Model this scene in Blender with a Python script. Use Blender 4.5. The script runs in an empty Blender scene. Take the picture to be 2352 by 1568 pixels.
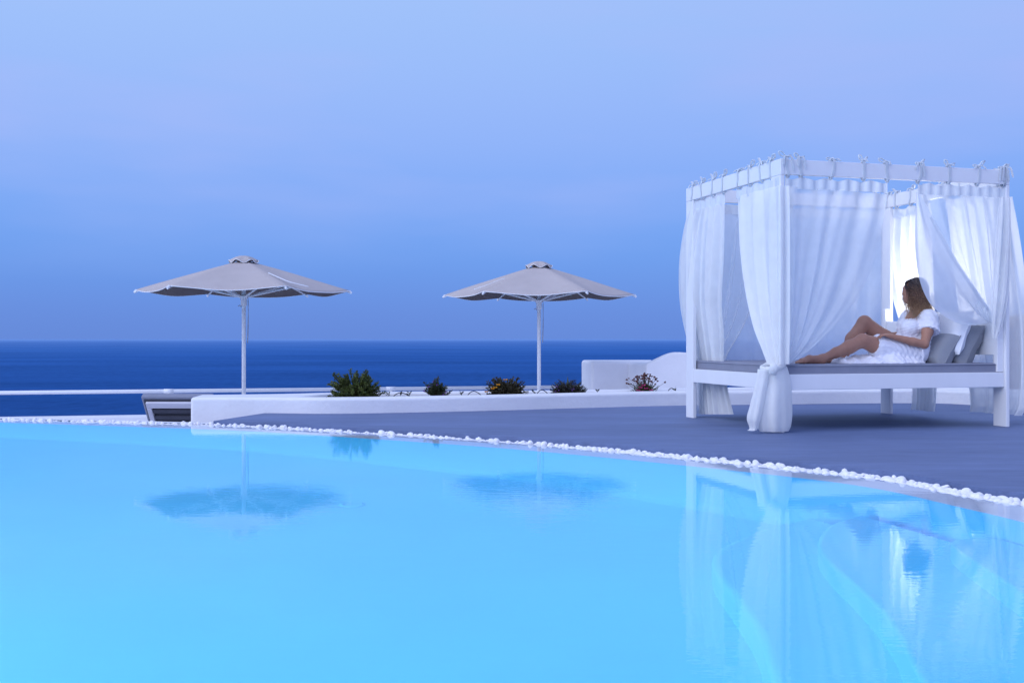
import bpy, bmesh, math, random
import numpy as np
from mathutils import Vector, Matrix
R = random.Random(7)
NR = np.random.RandomState(5)
sc = bpy.context.scene
COL = sc.collection
PI = math.pi
# ------------------------------------------------------------------ camera numbers measured from the photo
FPX, CX, EY, EYE = 2450.0, 1176.0, 777.0, 0.74       # focal length in px of a 2352 px wide frame, eye level row, eye height
ZW = -0.03                                           # pool water level (deck is z = 0)

def at(x, y, d):
    return ((x - CX) * d / FPX, d, EYE - (y - EY) * d / FPX)

# ------------------------------------------------------------------ small helpers
def tag(o, label=None, cat=None, group=None, kind=None):
    if label: o['label'] = label
    if cat: o['category'] = cat
    if group: o['group'] = group
    if kind: o['kind'] = kind
    return o

def empty(name, loc=(0, 0, 0), rz=0.0, label=None, cat=None, group=None):
    o = bpy.data.objects.new(name, None)
    o.empty_display_size = 0.1
    COL.objects.link(o)
    o.location = loc
    o.rotation_euler = (0, 0, rz)
    return tag(o, label, cat, group)

class MB:
    def __init__(s): s.v, s.f = [], []
    def add(s, vs, fs):
        n = len(s.v)
        s.v += [tuple(map(float, p)) for p in vs]
        s.f += [tuple(i + n for i in f) for f in fs]
        return s
    def box(s, a, b):
        (x0, y0, z0), (x1, y1, z1) = a, b
        return s.add([(x0,y0,z0),(x1,y0,z0),(x1,y1,z0),(x0,y1,z0),(x0,y0,z1),(x1,y0,z1),(x1,y1,z1),(x0,y1,z1)],
                     [(3,2,1,0),(4,5,6,7),(0,1,5,4),(1,2,6,5),(2,3,7,6),(3,0,4,7)])
    def tube(s, pts, r, n=8, cap=True, flat=None):
        """swept tube; r a number or a list; flat=(w,h) gives an elliptic section"""
        P = [Vector(p) for p in pts]
        rr = r if isinstance(r, (list, tuple)) else [r] * len(P)
        t0 = (P[1] - P[0]).normalized()
        ref = Vector((0, 0, 1)) if abs(t0.z) < 0.9 else Vector((1, 0, 0))
        nrm = (ref - t0 * ref.dot(t0)).normalized()
        vs, fs = [], []
        for i, p in enumerate(P):
            t = (P[min(i+1, len(P)-1)] - P[max(i-1, 0)])
            t = t.normalized() if t.length > 1e-9 else t0
            nrm = (nrm - t * nrm.dot(t))
            nrm = nrm.normalized() if nrm.length > 1e-6 else t.orthogonal().normalized()
            b = t.cross(nrm)
            for k in range(n):
                a = 2 * PI * k / n
                w, h = flat if flat else (1, 1)
                vs.append(p + (nrm * math.cos(a) * w + b * math.sin(a) * h) * rr[i])
        for i in range(len(P) - 1):
            for k in range(n):
                fs.append((i*n+k, i*n+(k+1) % n, (i+1)*n+(k+1) % n, (i+1)*n+k))
        if cap:
            fs.append(tuple(reversed(range(n)))); fs.append(tuple((len(P)-1)*n + k for k in range(n)))
        return s.add(vs, fs)
    def lathe(s, prof, c=(0, 0, 0), n=24):
        vs, fs = [], []
        for (r, z) in prof:
            for k in range(n):
                a = 2*PI*k/n
                vs.append((c[0]+r*math.cos(a), c[1]+r*math.sin(a), c[2]+z))
        for i in range(len(prof)-1):
            for k in range(n):
                fs.append((i*n+k, i*n+(k+1) % n, (i+1)*n+(k+1) % n, (i+1)*n+k))
        return s.add(vs, fs)
    def build(s, name, m, parent=None, smooth=False, bevel=0.0, seg=2, loc=None):
        me = bpy.data.meshes.new(name)
        me.from_pydata(s.v, [], s.f)
        me.validate(); me.update()
        o = bpy.data.objects.new(name, me)
        COL.objects.link(o)
        if m: me.materials.append(m)
        if smooth: me.shade_smooth()
        if bevel:
            b = o.modifiers.new('bevel', 'BEVEL'); b.width = bevel; b.segments = seg; b.limit_method = 'ANGLE'
            b.angle_limit = math.radians(40)
            me.shade_smooth()
            w = o.modifiers.new('wn', 'WEIGHTED_NORMAL'); w.keep_sharp = True
        if parent: o.parent = parent
        if loc: o.location = loc
        return o

def prism(loop, z0, z1):
    n = len(loop)
    m = MB()
    m.add([(x, y, z0) for x, y in loop] + [(x, y, z1) for x, y in loop],
          [tuple(reversed(range(n))), tuple(range(n, 2*n))] + [(i, (i+1) % n, n+(i+1) % n, n+i) for i in range(n)])
    return m

def crom(pts, n):
    """dense Catmull-Rom through pts (any dimension), n samples per span"""
    P = np.array(pts, float)
    P = np.vstack([2*P[0]-P[1], P, 2*P[-1]-P[-2]])
    out = []
    for i in range(1, len(P)-2):
        for t in np.linspace(0, 1, n, endpoint=False):
            a, b, c, d = P[i-1], P[i], P[i+1], P[i+2]
            out.append(.5*((2*b)+(-a+c)*t+(2*a-5*b+4*c-d)*t*t+(-a+3*b-3*c+d)*t**3))
    out.append(P[-2])
    return np.array(out)

def ccw(l):
    a = sum(l[i][0]*l[(i+1) % len(l)][1]-l[(i+1) % len(l)][0]*l[i][1] for i in range(len(l)))
    return list(l) if a > 0 else list(reversed(l))

# ------------------------------------------------------------------ materials
def newmat(name):
    m = bpy.data.materials.new(name); m.use_nodes = True
    nt = m.node_tree; nt.nodes.clear()
    out = nt.nodes.new('ShaderNodeOutputMaterial')
    return m, nt, out
def N(nt, t, **kw):
    n = nt.nodes.new(t)
    for k, v in kw.items():
        if k in ('operation', 'blend_type', 'data_type', 'noise_dimensions', 'distribution', 'wave_type', 'bands_direction', 'feature'): setattr(n, k, v)
        else: n.inputs[k].default_value = v
    return n
def L(nt, a, b): nt.links.new(a, b)
def noise_col(nt, col, var, scale, stretch=(1, 1, 1), detail=5.0):
    tc = N(nt, 'ShaderNodeTexCoord'); mp = N(nt, 'ShaderNodeMapping'); mp.inputs['Scale'].default_value = stretch
    L(nt, tc.outputs['Object'], mp.inputs['Vector'])
    nz = N(nt, 'ShaderNodeTexNoise', Scale=scale, Detail=detail, Roughness=.6)
    L(nt, mp.outputs[0], nz.inputs['Vector'])
    rp = N(nt, 'ShaderNodeValToRGB')
    e = rp.color_ramp.elements
    e[0].position, e[1].position = .3, .7
    e[0].color = (*[max(0, c*(1-var)) for c in col], 1); e[1].color = (*[c*(1+var) for c in col], 1)
    L(nt, nz.outputs[0], rp.inputs[0])
    return rp.outputs[0], mp.outputs[0]
def pmat(name, col, rough=.6, var=.06, scale=4, bump=0.0, bscale=60, bdist=.004, stretch=(1, 1, 1), spec=.3, metal=0.0, sheen=0.0):
    m, nt, out = newmat(name)
    p = N(nt, 'ShaderNodeBsdfPrincipled', Roughness=rough, Metallic=metal)
    p.inputs['Specular IOR Level'].default_value = spec
    if sheen: p.inputs['Sheen Weight'].default_value = sheen
    c, vec = noise_col(nt, col, var, scale, stretch)
    L(nt, c, p.inputs['Base Color'])
    if bump:
        nz = N(nt, 'ShaderNodeTexNoise', Scale=bscale, Detail=6.0, Roughness=.6)
        L(nt, vec, nz.inputs['Vector'])
        b = N(nt, 'ShaderNodeBump', Strength=bump, Distance=bdist)
        L(nt, nz.outputs[0], b.inputs['Height']); L(nt, b.outputs[0], p.inputs['Normal'])
    L(nt, p.outputs[0], out.inputs[0])
    return m

def cloth_mat(name, col, alpha, trans=.45, weave=900):
    """woven voile: part see-through, part diffuse, part translucent"""
    m, nt, out = newmat(name)
    c, vec = noise_col(nt, col, .04, 3)
    d = N(nt, 'ShaderNodeBsdfDiffuse'); t = N(nt, 'ShaderNodeBsdfTranslucent'); tr = N(nt, 'ShaderNodeBsdfTransparent')
    L(nt, c, d.inputs[0]); L(nt, c, t.inputs[0])
    nz = N(nt, 'ShaderNodeTexNoise', Scale=170.0, Detail=3.0); L(nt, vec, nz.inputs['Vector'])
    b = N(nt, 'ShaderNodeBump', Strength=.12, Distance=.002); L(nt, nz.outputs[0], b.inputs['Height'])
    L(nt, b.outputs[0], d.inputs['Normal'])
    m1 = N(nt, 'ShaderNodeMixShader', Fac=trans); L(nt, d.outputs[0], m1.inputs[1]); L(nt, t.outputs[0], m1.inputs[2])
    n2 = N(nt, 'ShaderNodeTexNoise', Scale=9.0, Detail=4.0); L(nt, vec, n2.inputs['Vector'])
    mr = N(nt, 'ShaderNodeMapRange'); mr.inputs[3].default_value = alpha-.06; mr.inputs[4].default_value = min(1, alpha+.06)
    L(nt, n2.outputs[0], mr.inputs[0])
    m2 = N(nt, 'ShaderNodeMixShader'); L(nt, mr.outputs[0], m2.inputs[0]); L(nt, tr.outputs[0], m2.inputs[1]); L(nt, m1.outputs[0], m2.inputs[2])
    L(nt, m2.outputs[0], out.inputs[0])
    return m

M = {}
M['plaster'] = pmat('white_plaster', (.76, .765, .80), .8, .035, 2.5, .5, 22, .012, spec=.15)
M['curb'] = pmat('white_terrace_paint', (.74, .75, .80), .75, .05, 1.2, .2, 25, .006, spec=.2)
M['coping'] = pmat('wet_pool_coping', (.90, .87, .97), .35, .05, 3, .05, 30, .002, spec=.4)
M['paint'] = pmat('white_painted_wood', (.78, .79, .82), .42, .025, 5, .12, 40, .0015, (1, 1, .15), spec=.4)
M['metal'] = pmat('white_painted_metal', (.76, .78, .82), .4, .03, 8, spec=.4)
M['taupe'] = pmat('taupe_canvas', (.475, .43, .42), .9, .05, 3, .15, 300, .001, spec=.05)
M['taupe_shade'] = pmat('taupe_canvas_shaded', (.14, .12, .118), .9, .05, 3, spec=.05)  # darker copy of the canvas, underside shade put into its colour
M['trim'] = pmat('white_piping', (.75, .76, .8), .7, .03, 8)
M['grey_fab'] = pmat('grey_outdoor_fabric', (.235, .25, .32), .85, .06, 6, .15, 350, .001, spec=.1)
M['pillow_grey'] = pmat('slate_grey_fabric', (.27, .285, .32), .6, .06, 6, .12, 300, .001, spec=.3)
M['pillow_white'] = pmat('white_satin_fabric', (.8, .82, .86), .45, .03, 6, spec=.4)
M['grey_dark'] = pmat('dark_grey_fabric', (.075, .078, .10), .85, .08, 6, spec=.1)
M['wood_grey'] = pmat('whitewashed_wood', (.55, .55, .62), .6, .08, 6, stretch=(.3, 3, 3))
M['rubber'] = pmat('black_hose', (.012, .012, .016), .5, .1, 10)
M['rope'] = pmat('pale_rope', (.35, .37, .45), .9, .15, 40)
M['pebble'] = pmat('white_pebble', (.82, .82, .86), .5, .10, 14, .1, 40, .002, spec=.35)
M['soil'] = pmat('planter_soil', (.06, .045, .04), .95, .3, 20, .8, 40, .02)
M['stone'] = pmat('brown_rubble_stone', (.20, .13, .11), .9, .45, 6, .9, 9, .05)
M['skin'] = pmat('tanned_skin', (.40, .20, .135), .5, .08, 14, .1, 120, .001, spec=.35)
M['dress'] = pmat('white_cotton_dress', (.80, .80, .86), .85, .03, 8, .25, 60, .003, spec=.1)
M['cream_cloth'] = cloth_mat('cream_voile_gathered', (.90, .91, .91), .93, .35)
M['side_cloth'] = cloth_mat('white_voile_folded', (.90, .91, .91), .80, .42)
M['sheer'] = cloth_mat('white_voile_sheer', (.83, .87, .92), .62, .45)
M['back_sheer'] = cloth_mat('white_voile_thin', (.90, .91, .91), .42, .5)
M['back_sheet'] = cloth_mat('white_voile_back_sheet', (.88, .90, .92), .62, .5)
M['flap'] = cloth_mat('white_voile_double', (.80, .84, .90), .86, .4)
M['header'] = cloth_mat('voile_header_tape', (.76, .80, .84), .92, .3)
M['white_rock'] = M['pebble']

def leafmat(name, a, b, trans=.25):
    m, nt, out = newmat(name)
    geo = N(nt, 'ShaderNodeTexCoord')
    nz = N(nt, 'ShaderNodeTexNoise', Scale=22.0, Detail=3.0); L(nt, geo.outputs['Object'], nz.inputs['Vector'])
    rp = N(nt, 'ShaderNodeValToRGB'); e = rp.color_ramp.elements
    e[0].position, e[1].position = .35, .68
    e[0].color = (*a, 1); e[1].color = (*b, 1); L(nt, nz.outputs[0], rp.inputs[0])
    p = N(nt, 'ShaderNodeBsdfPrincipled', Roughness=.55); L(nt, rp.outputs[0], p.inputs['Base Color'])
    t = N(nt, 'ShaderNodeBsdfTranslucent'); L(nt, rp.outputs[0], t.inputs[0])
    mx = N(nt, 'ShaderNodeMixShader', Fac=trans); L(nt, p.outputs[0], mx.inputs[1]); L(nt, t.outputs[0], mx.inputs[2])
    L(nt, mx.outputs[0], out.inputs[0])
    return m
M['leaf_green'] = leafmat('yew_green_leaf', (.026, .044, .010), (.15, .18, .04))
M['leaf_dark'] = leafmat('dark_green_leaf', (.02, .03, .012), (.07, .085, .03))
M['leaf_brown'] = leafmat('brown_green_leaf', (.035, .028, .014), (.085, .075, .035))
M['leaf_purple'] = leafmat('purple_green_leaf', (.025, .02, .03), (.06, .065, .035))
M['leaf_pale'] = leafmat('pale_green_leaf', (.04, .06, .02), (.12, .14, .05))
M['stem'] = pmat('brown_stem', (.06, .045, .03), .8, .2, 20)
M['fl_yellow'] = pmat('yellow_petal', (.75, .36, .02), .6, .1, 30)
M['fl_pink'] = pmat('pink_petal', (.55, .06, .22), .6, .15, 30)
M['fl_purple'] = pmat('purple_petal', (.24, .10, .42), .6, .2, 30)
M['fl_brown'] = pmat('dried_brown_flower_head', (.11, .04, .035), .85, .25, 30)

# ------------------------------------------------------------------ world: dusk sky
SUN_AZ, SUN_EL = math.radians(232), math.radians(34)     # soft sky light comes from behind the camera, from the left
w = bpy.data.worlds.new('World'); sc.world = w; w.use_nodes = True
nt = w.node_tree; nt.nodes.clear()
out = N(nt, 'ShaderNodeOutputWorld'); bg = N(nt, 'ShaderNodeBackground'); bg2 = N(nt, 'ShaderNodeBackground')
tc = N(nt, 'ShaderNodeTexCoord')
sep = N(nt, 'ShaderNodeSeparateXYZ'); L(nt, tc.outputs['Generated'], sep.inputs[0])
rp = N(nt, 'ShaderNodeValToRGB')
def lin(c): return tuple(((v/255+.055)/1.055)**2.4 if v > 10.3 else v/255/12.92 for v in c)
stops = [(0.0, (102, 140, 221)), (.035, (104, 147, 230)), (.075, (109, 161, 243)), (.125, (128, 173, 251)),
         (.18, (149, 184, 254)), (.24, (158, 192, 255)), (.31, (164, 199, 255))]
cr = rp.color_ramp; cr.interpolation = 'B_SPLINE'
while len(cr.elements) < len(stops)+2: cr.elements.new(.5)
for e, (p, c) in zip(cr.elements, stops): e.position = p; e.color = (*lin(c), 1)
cr.elements[-2].position = .5; cr.elements[-2].color = (.44, .58, 1.10, 1)
cr.elements[-1].position = 1.0; cr.elements[-1].color = (.44, .58, 1.12, 1)
L(nt, sep.outputs[2], rp.inputs[0])
# thin drifting haze bands, stretched along the horizon
mp = N(nt, 'ShaderNodeMapping'); mp.inputs['Scale'].default_value = (1.6, 1.6, 7.5); mp.inputs['Rotation'].default_value = (0, math.radians(3.5), 0)
L(nt, tc.outputs['Generated'], mp.inputs['Vector'])
nz = N(nt, 'ShaderNodeTexNoise', Scale=1.7, Detail=4.0, Roughness=.5); L(nt, mp.outputs[0], nz.inputs['Vector'])
mr = N(nt, 'ShaderNodeMapRange'); mr.inputs[1].default_value = .42; mr.inputs[2].default_value = .75; mr.inputs[3].default_value = 0; mr.inputs[4].default_value = .55
L(nt, nz.outputs[0], mr.inputs[0])
zr = N(nt, 'ShaderNodeMapRange'); zr.inputs[1].default_value = .05; zr.inputs[2].default_value = .16; L(nt, sep.outputs[2], zr.inputs[0])
mu = N(nt, 'ShaderNodeMath', operation='MULTIPLY'); L(nt, mr.outputs[0], mu.inputs[0]); L(nt, zr.outputs[0], mu.inputs[1])
mx = N(nt, 'ShaderNodeMix', data_type='RGBA'); L(nt, mu.outputs[0], mx.inputs[0]); L(nt, rp.outputs[0], mx.inputs[6])
mx.inputs[7].default_value = (*lin((178, 192, 253)), 1)
# the sky grows brighter behind the photographer, on the side the sun has left
br = N(nt, 'ShaderNodeMapRange'); br.inputs[1].default_value = .55; br.inputs[2].default_value = -.8; br.inputs[3].default_value = 0; br.inputs[4].default_value = 1
L(nt, sep.outputs[1], br.inputs[0])
mx2 = N(nt, 'ShaderNodeMix', data_type='RGBA'); L(nt, br.outputs[0], mx2.inputs[0]); L(nt, mx.outputs[2], mx2.inputs[6])
mx2.inputs[7].default_value = (.58, .70, 1.22, 1)
# right side of the view a little deeper
xr = N(nt, 'ShaderNodeMapRange'); xr.inputs[1].default_value = -.4; xr.inputs[2].default_value = .5; xr.inputs[3].default_value = 0; xr.inputs[4].default_value = 1
L(nt, sep.outputs[0], xr.inputs[0])
zz = N(nt, 'ShaderNodeMapRange'); zz.inputs[1].default_value = .04; zz.inputs[2].default_value = .2; zz.inputs[3].default_value = 0; zz.inputs[4].default_value = .20
L(nt, sep.outputs[2], zz.inputs[0])
mxx = N(nt, 'ShaderNodeMath', operation='MULTIPLY'); L(nt, xr.outputs[0], mxx.inputs[0]); L(nt, zz.outputs[0], mxx.inputs[1])
mx3 = N(nt, 'ShaderNodeMix', data_type='RGBA', blend_type='MULTIPLY'); L(nt, mxx.outputs[0], mx3.inputs[0]); L(nt, mx2.outputs[2], mx3.inputs[6])
mx3.inputs[7].default_value = (.62, .72, .93, 1)
L(nt, mx3.outputs[2], bg.inputs[0]); bg.inputs[1].default_value = .96
sky = N(nt, 'ShaderNodeTexSky'); sky.sky_type = 'NISHITA'; sky.sun_disc = False
sky.sun_elevation = math.radians(3); sky.sun_rotation = SUN_AZ; sky.altitude = 120
L(nt, sky.outputs[0], bg2.inputs[0]); bg2.inputs[1].default_value = .006
ad = N(nt, 'ShaderNodeAddShader'); L(nt, bg.outputs[0], ad.inputs[0]); L(nt, bg2.outputs[0], ad.inputs[1]); L(nt, ad.outputs[0], out.inputs[0])

def lamp(name, typ, loc, target, energy, col, **kw):
    d = bpy.data.lights.new(name, typ); d.energy = energy; d.color = col
    for k, v in kw.items(): setattr(d, k, v)
    o = bpy.data.objects.new(name, d); COL.objects.link(o); o.location = loc
    if target is not None: o.rotation_euler = (Vector(target)-Vector(loc)).to_track_quat('-Z', 'Y').to_euler()
    return o
sd = Vector((math.sin(SUN_AZ)*math.cos(SUN_EL), math.cos(SUN_AZ)*math.cos(SUN_EL), math.sin(SUN_EL)))
lamp('sun', 'SUN', sd*30, (0, 0, 0), 1.75, (.86, .90, 1.0), angle=math.radians(55))

# ------------------------------------------------------------------ camera
cam = bpy.data.cameras.new('camera'); co = bpy.data.objects.new('camera', cam); COL.objects.link(co)
co.location = (0, 0, EYE); co.rotation_euler = (PI/2, 0, 0)
cam.sensor_width = 36; cam.lens = 36*FPX/2352; cam.shift_y = -(784-EY)/2352
cam.clip_end = 400000; cam.clip_start = .05
sc.camera = co
sc.view_settings.view_transform = 'Standard'; sc.view_settings.look = 'None'; sc.view_settings.exposure = 0
sc.cycles.max_bounces = 14; sc.cycles.transparent_max_bounces = 24; sc.cycles.diffuse_bounces = 5
sc.cycles.transmission_bounces = 10; sc.cycles.glossy_bounces = 5
sc.cycles.sample_clamp_indirect = 4.0

# ------------------------------------------------------------------ sea
m, nt, out = newmat('sea_water_hazed')
tc = N(nt, 'ShaderNodeTexCoord')
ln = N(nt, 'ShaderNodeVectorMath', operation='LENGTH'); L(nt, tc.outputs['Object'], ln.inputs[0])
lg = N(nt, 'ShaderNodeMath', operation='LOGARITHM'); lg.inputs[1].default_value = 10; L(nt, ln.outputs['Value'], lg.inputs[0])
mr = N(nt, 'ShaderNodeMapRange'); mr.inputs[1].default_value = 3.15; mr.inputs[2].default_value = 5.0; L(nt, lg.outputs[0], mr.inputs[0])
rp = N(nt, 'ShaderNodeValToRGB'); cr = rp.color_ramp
ss = [(0, (.019, .072, .225)), (.13, (.021, .081, .25)), (.39, (.031, .108, .31)), (.52, (.048, .142, .365)), (.74, (.085, .19, .42)), (.9, (.135, .26, .50)), (1.0, (.17, .30, .54))]  # aerial haze painted into the base colour, paler with distance
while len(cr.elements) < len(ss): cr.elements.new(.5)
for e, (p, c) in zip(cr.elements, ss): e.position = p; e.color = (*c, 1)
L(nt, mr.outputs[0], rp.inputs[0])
mp = N(nt, 'ShaderNodeMapping'); mp.inputs['Scale'].default_value = (.022, .011, .02); L(nt, tc.outputs['Object'], mp.inputs['Vector'])
nz = N(nt, 'ShaderNodeTexNoise', Scale=1.6, Detail=9.0, Roughness=.68); L(nt, mp.outputs[0], nz.inputs['Vector'])
mp2 = N(nt, 'ShaderNodeMapping'); mp2.inputs['Scale'].default_value = (.0006, .0016, .01); L(nt, tc.outputs['Object'], mp2.inputs['Vector'])
nz2 = N(nt, 'ShaderNodeTexNoise', Scale=1.0, Detail=4.0, Roughness=.55); L(nt, mp2.outputs[0], nz2.inputs['Vector'])
sm = N(nt, 'ShaderNodeMath', operation='ADD'); L(nt, nz.outputs[0], sm.inputs[0]); L(nt, nz2.outputs[0], sm.inputs[1])
vr = N(nt, 'ShaderNodeMapRange'); vr.inputs[1].default_value = .65; vr.inputs[2].default_value = 1.35; vr.inputs[3].default_value = .80; vr.inputs[4].default_value = 1.34
L(nt, sm.outputs[0], vr.inputs[0])
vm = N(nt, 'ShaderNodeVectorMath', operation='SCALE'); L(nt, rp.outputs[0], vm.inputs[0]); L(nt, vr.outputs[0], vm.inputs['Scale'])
p = N(nt, 'ShaderNodeBsdfPrincipled', Roughness=.55); p.inputs['Specular IOR Level'].default_value = .0
L(nt, vm.outputs[0], p.inputs['Base Color']); L(nt, p.outputs[0], out.inputs[0])
S = 160000
ys = [-3000, 0, 500, 1000, 2000, 4000, 8000, 16000, 32000, 64000, S]
mb = MB()
for i, y in enumerate(ys): mb.v += [(-S, y, 0), (S, y, 0)]
mb.f = [(2*i, 2*i+1, 2*i+3, 2*i+2) for i in range(len(ys)-1)]
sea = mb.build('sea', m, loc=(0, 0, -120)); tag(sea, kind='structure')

# ------------------------------------------------------------------ pool: edge curves in plan
E2 = [(-9.5, 10.9), (-7.2, 10.55), (-4.70, 9.785), (-2.632, 9.07), (-1.769, 8.634), (-.230, 7.622), (.714, 6.81), (1.569, 5.932), (1.883, 5.459), (2.04, 4.926), (2.151, 4.481), (2.24, 3.9), (2.28, 3.2), (2.28, 2.4), (2.28, 1.2)]
E1 = [(-9.8, 11.2), (-7.3, 10.85), (-4.817, 10.03), (-2.737, 9.43), (-1.841, 8.983), (-.242, 8.004), (.751, 7.157), (1.642, 6.21), (1.996, 5.787), (2.175, 5.226), (2.342, 4.88), (2.47, 4.1), (2.55, 3.3), (2.56, 2.4), (2.56, 1.2)]
e2 = [tuple(p) for p in crom(E2, 8)]
e1 = [tuple(p) for p in crom(E1, 8)]
def offs(c, d):
    o = []
    for i in range(len(c)):
        a, b = np.array(c[max(i-1, 0)]), np.array(c[min(i+1, len(c)-1)])
        t = (b-a)/np.linalg.norm(b-a)
        o.append((c[i][0]-t[1]*d, c[i][1]+t[0]*d))
    return o
e0 = offs(e1, .165)                                   # outer edge of the pebble strip
NEAR = .85
pool = ccw(e2 + [(2.28, NEAR), (-9.5, NEAR)])
rim = ccw(e1 + [(2.56, NEAR-.3), (-9.8, NEAR-.3)])
ZF = ZW-1.4
# basin shell: coved wall + floor
def shell_mat():
    m, nt, out = newmat('pool_plaster_glowing')
    c, v = noise_col(nt, (.13, .68, .92), .035, 1.3)
    p = N(nt, 'ShaderNodeBsdfPrincipled', Roughness=.8); p.inputs['Specular IOR Level'].default_value = .1
    L(nt, c, p.inputs['Base Color']); L(nt, p.outputs[0], out.inputs[0])
    # plaster made to emit, standing in for light scattered by the water
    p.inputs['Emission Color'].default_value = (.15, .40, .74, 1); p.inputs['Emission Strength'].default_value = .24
    return m
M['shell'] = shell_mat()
def inset(loop, d):
    n = len(loop); o = []
    for i in range(n):
        a, b, c = np.array(loop[i-1]), np.array(loop[i]), np.array(loop[(i+1) % n])
        t = (c-a)/(np.linalg.norm(c-a)+1e-9)
        o.append((b[0]-t[1]*d, b[1]+t[0]*d))
    return o
n = len(pool)
levels = [(0, ZW-.014), (0, ZF+.10), (.02, ZF+.05), (.05, ZF+.02), (.10, ZF)]
vs = []
for d, z in levels: vs += [(x, y, z) for x, y in inset(pool, d)]
fs = []
for k in range(len(levels)-1):
    fs += [(k*n+(i+1) % n, k*n+i, (k+1)*n+i, (k+1)*n+(i+1) % n) for i in range(n)]
lastv = vs[-n:]
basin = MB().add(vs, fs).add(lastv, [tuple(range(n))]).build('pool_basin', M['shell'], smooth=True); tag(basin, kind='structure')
# steps, one wide curved tread above another, against the right hand wall
def step(name, edge, zt):
    e = [tuple(p) for p in crom(edge, 8)]
    loop = ccw(e + [(2.275, NEAR+.02), (2.275, 4.0)])
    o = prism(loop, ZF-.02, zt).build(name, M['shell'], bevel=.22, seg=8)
    return tag(o, kind='structure')
step('pool_steps', [(1.62, 5.78), (1.25, 5.45), (.97, 5.05), (.89, 4.7), (.90, 4.3), (.90, 3.9), (.84, 3.4), (.78, 2.6), (.75, NEAR+.02)], ZW-1.10)
step('pool_steps', [(1.80, 5.50), (1.57, 5.25), (1.39, 4.85), (1.335, 4.5), (1.33, 4.1), (1.31, 3.7), (1.22, 3.2), (1.15, 2.6), (1.12, NEAR+.02)], ZW-.80)
step('pool_steps', [(2.10, 4.62), (1.95, 4.62), (1.85, 4.5), (1.81, 4.2), (1.79, 3.9), (1.76, 3.6), (1.70, 3.0), (1.66, 2.4), (1.64, NEAR+.02)], ZW-.50)
# coping ring just under the water film
n1 = min(len(e1), len(e2))
mb = MB(); k = len(e2)
A = e2; B = offs(e1, .01)
mb.add([(x, y, ZW-.014) for x, y in A] + [(x, y, ZW-.006) for x, y in B], [(i, i+1, k+i+1, k+i) for i in range(k-1)])
mb.add([(-9.8, NEAR-.4, ZW-.014), (2.56, NEAR-.4, ZW-.014), (2.56, NEAR, ZW-.014), (-9.8, NEAR, ZW-.014)], [(0, 1, 2, 3)])
cop = mb.build('pool_coping', M['coping'], smooth=True); tag(cop, kind='structure')
# water surface: real refraction, faint wind ripple
m, nt, out = newmat('pool_water')
g = N(nt, 'ShaderNodeBsdfGlass', Roughness=.0, IOR=1.333); g.inputs[0].default_value = (.93, .985, 1, 1)
tc = N(nt, 'ShaderNodeTexCoord')
mp = N(nt, 'ShaderNodeMapping'); mp.inputs['Scale'].default_value = (2.2, 7.0, 1); mp.inputs['Rotation'].default_value = (0, 0, math.radians(-8)); L(nt, tc.outputs['Object'], mp.inputs['Vector'])
nz = N(nt, 'ShaderNodeTexNoise', Scale=3.2, Detail=3.0, Roughness=.55); L(nt, mp.outputs[0], nz.inputs['Vector'])
nzb = N(nt, 'ShaderNodeTexNoise', Scale=.35, Detail=2.0); L(nt, tc.outputs['Object'], nzb.inputs['Vector'])
wr = N(nt, 'ShaderNodeMapRange'); wr.inputs[1].default_value = .4; wr.inputs[2].default_value = .7; wr.inputs[3].default_value = .15; wr.inputs[4].default_value = .85
L(nt, nzb.outputs[0], wr.inputs[0])
b = N(nt, 'ShaderNodeBump', Distance=.0010); L(nt, wr.outputs[0], b.inputs['Strength'])
L(nt, nz.outputs[0], b.inputs['Height']); L(nt, b.outputs[0], g.inputs['Normal'])
L(nt, g.outputs[0], out.inputs[0]); M['water'] = m
wl = ccw(offs(e1, .015) + [(2.575, NEAR-.38), (-9.8, NEAR-.38)])
water = MB().add([(x, y, ZW) for x, y in wl], [tuple(range(len(wl)))]).build('water', m); tag(water, kind='structure')
# underwater pool lamps (off to the sides and below the photographer), lit
lamp('pool_lamp', 'AREA', (-3.4, NEAR+.06, -.45), (-3.0, 9.0, -.9), 205, (.58, .77, 1.0), shape='RECTANGLE', size=9.5, size_y=.5)
lamp('pool_lamp', 'AREA', (-9.44, 5.6, -.62), (0, 5.2, -.9), 140, (.58, .80, 1.0), shape='RECTANGLE', size=7.0, size_y=.5)

# ------------------------------------------------------------------ deck, strip under the pebbles, lower terrace
m, nt, out = newmat('grey_deck_screed')
c, vec = noise_col(nt, (.122, .166, .305), .20, .9, (.35, 1.5, 1), 6.0)
n2 = N(nt, 'ShaderNodeTexNoise', Scale=9.0, Detail=6.0, Roughness=.7); L(nt, vec, n2.inputs['Vector'])
r2 = N(nt, 'ShaderNodeMapRange'); r2.inputs[1].default_value = .3; r2.inputs[2].default_value = .7; r2.inputs[3].default_value = .86; r2.inputs[4].default_value = 1.14; L(nt, n2.outputs[0], r2.inputs[0])
vm = N(nt, 'ShaderNodeVectorMath', operation='SCALE'); L(nt, c, vm.inputs[0]); L(nt, r2.outputs[0], vm.inputs['Scale'])
p = N(nt, 'ShaderNodeBsdfPrincipled', Roughness=.62); p.inputs['Specular IOR Level'].default_value = .28
L(nt, vm.outputs[0], p.inputs['Base Color'])
b = N(nt, 'ShaderNodeBump', Strength=.15, Distance=.003); L(nt, n2.outputs[0], b.inputs['Height']); L(nt, b.outputs[0], p.inputs['Normal'])
L(nt, p.outputs[0], out.inputs[0]); M['deck'] = m
i0 = min(range(len(e0)), key=lambda i: abs(e0[i][0]+2.74))
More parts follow.
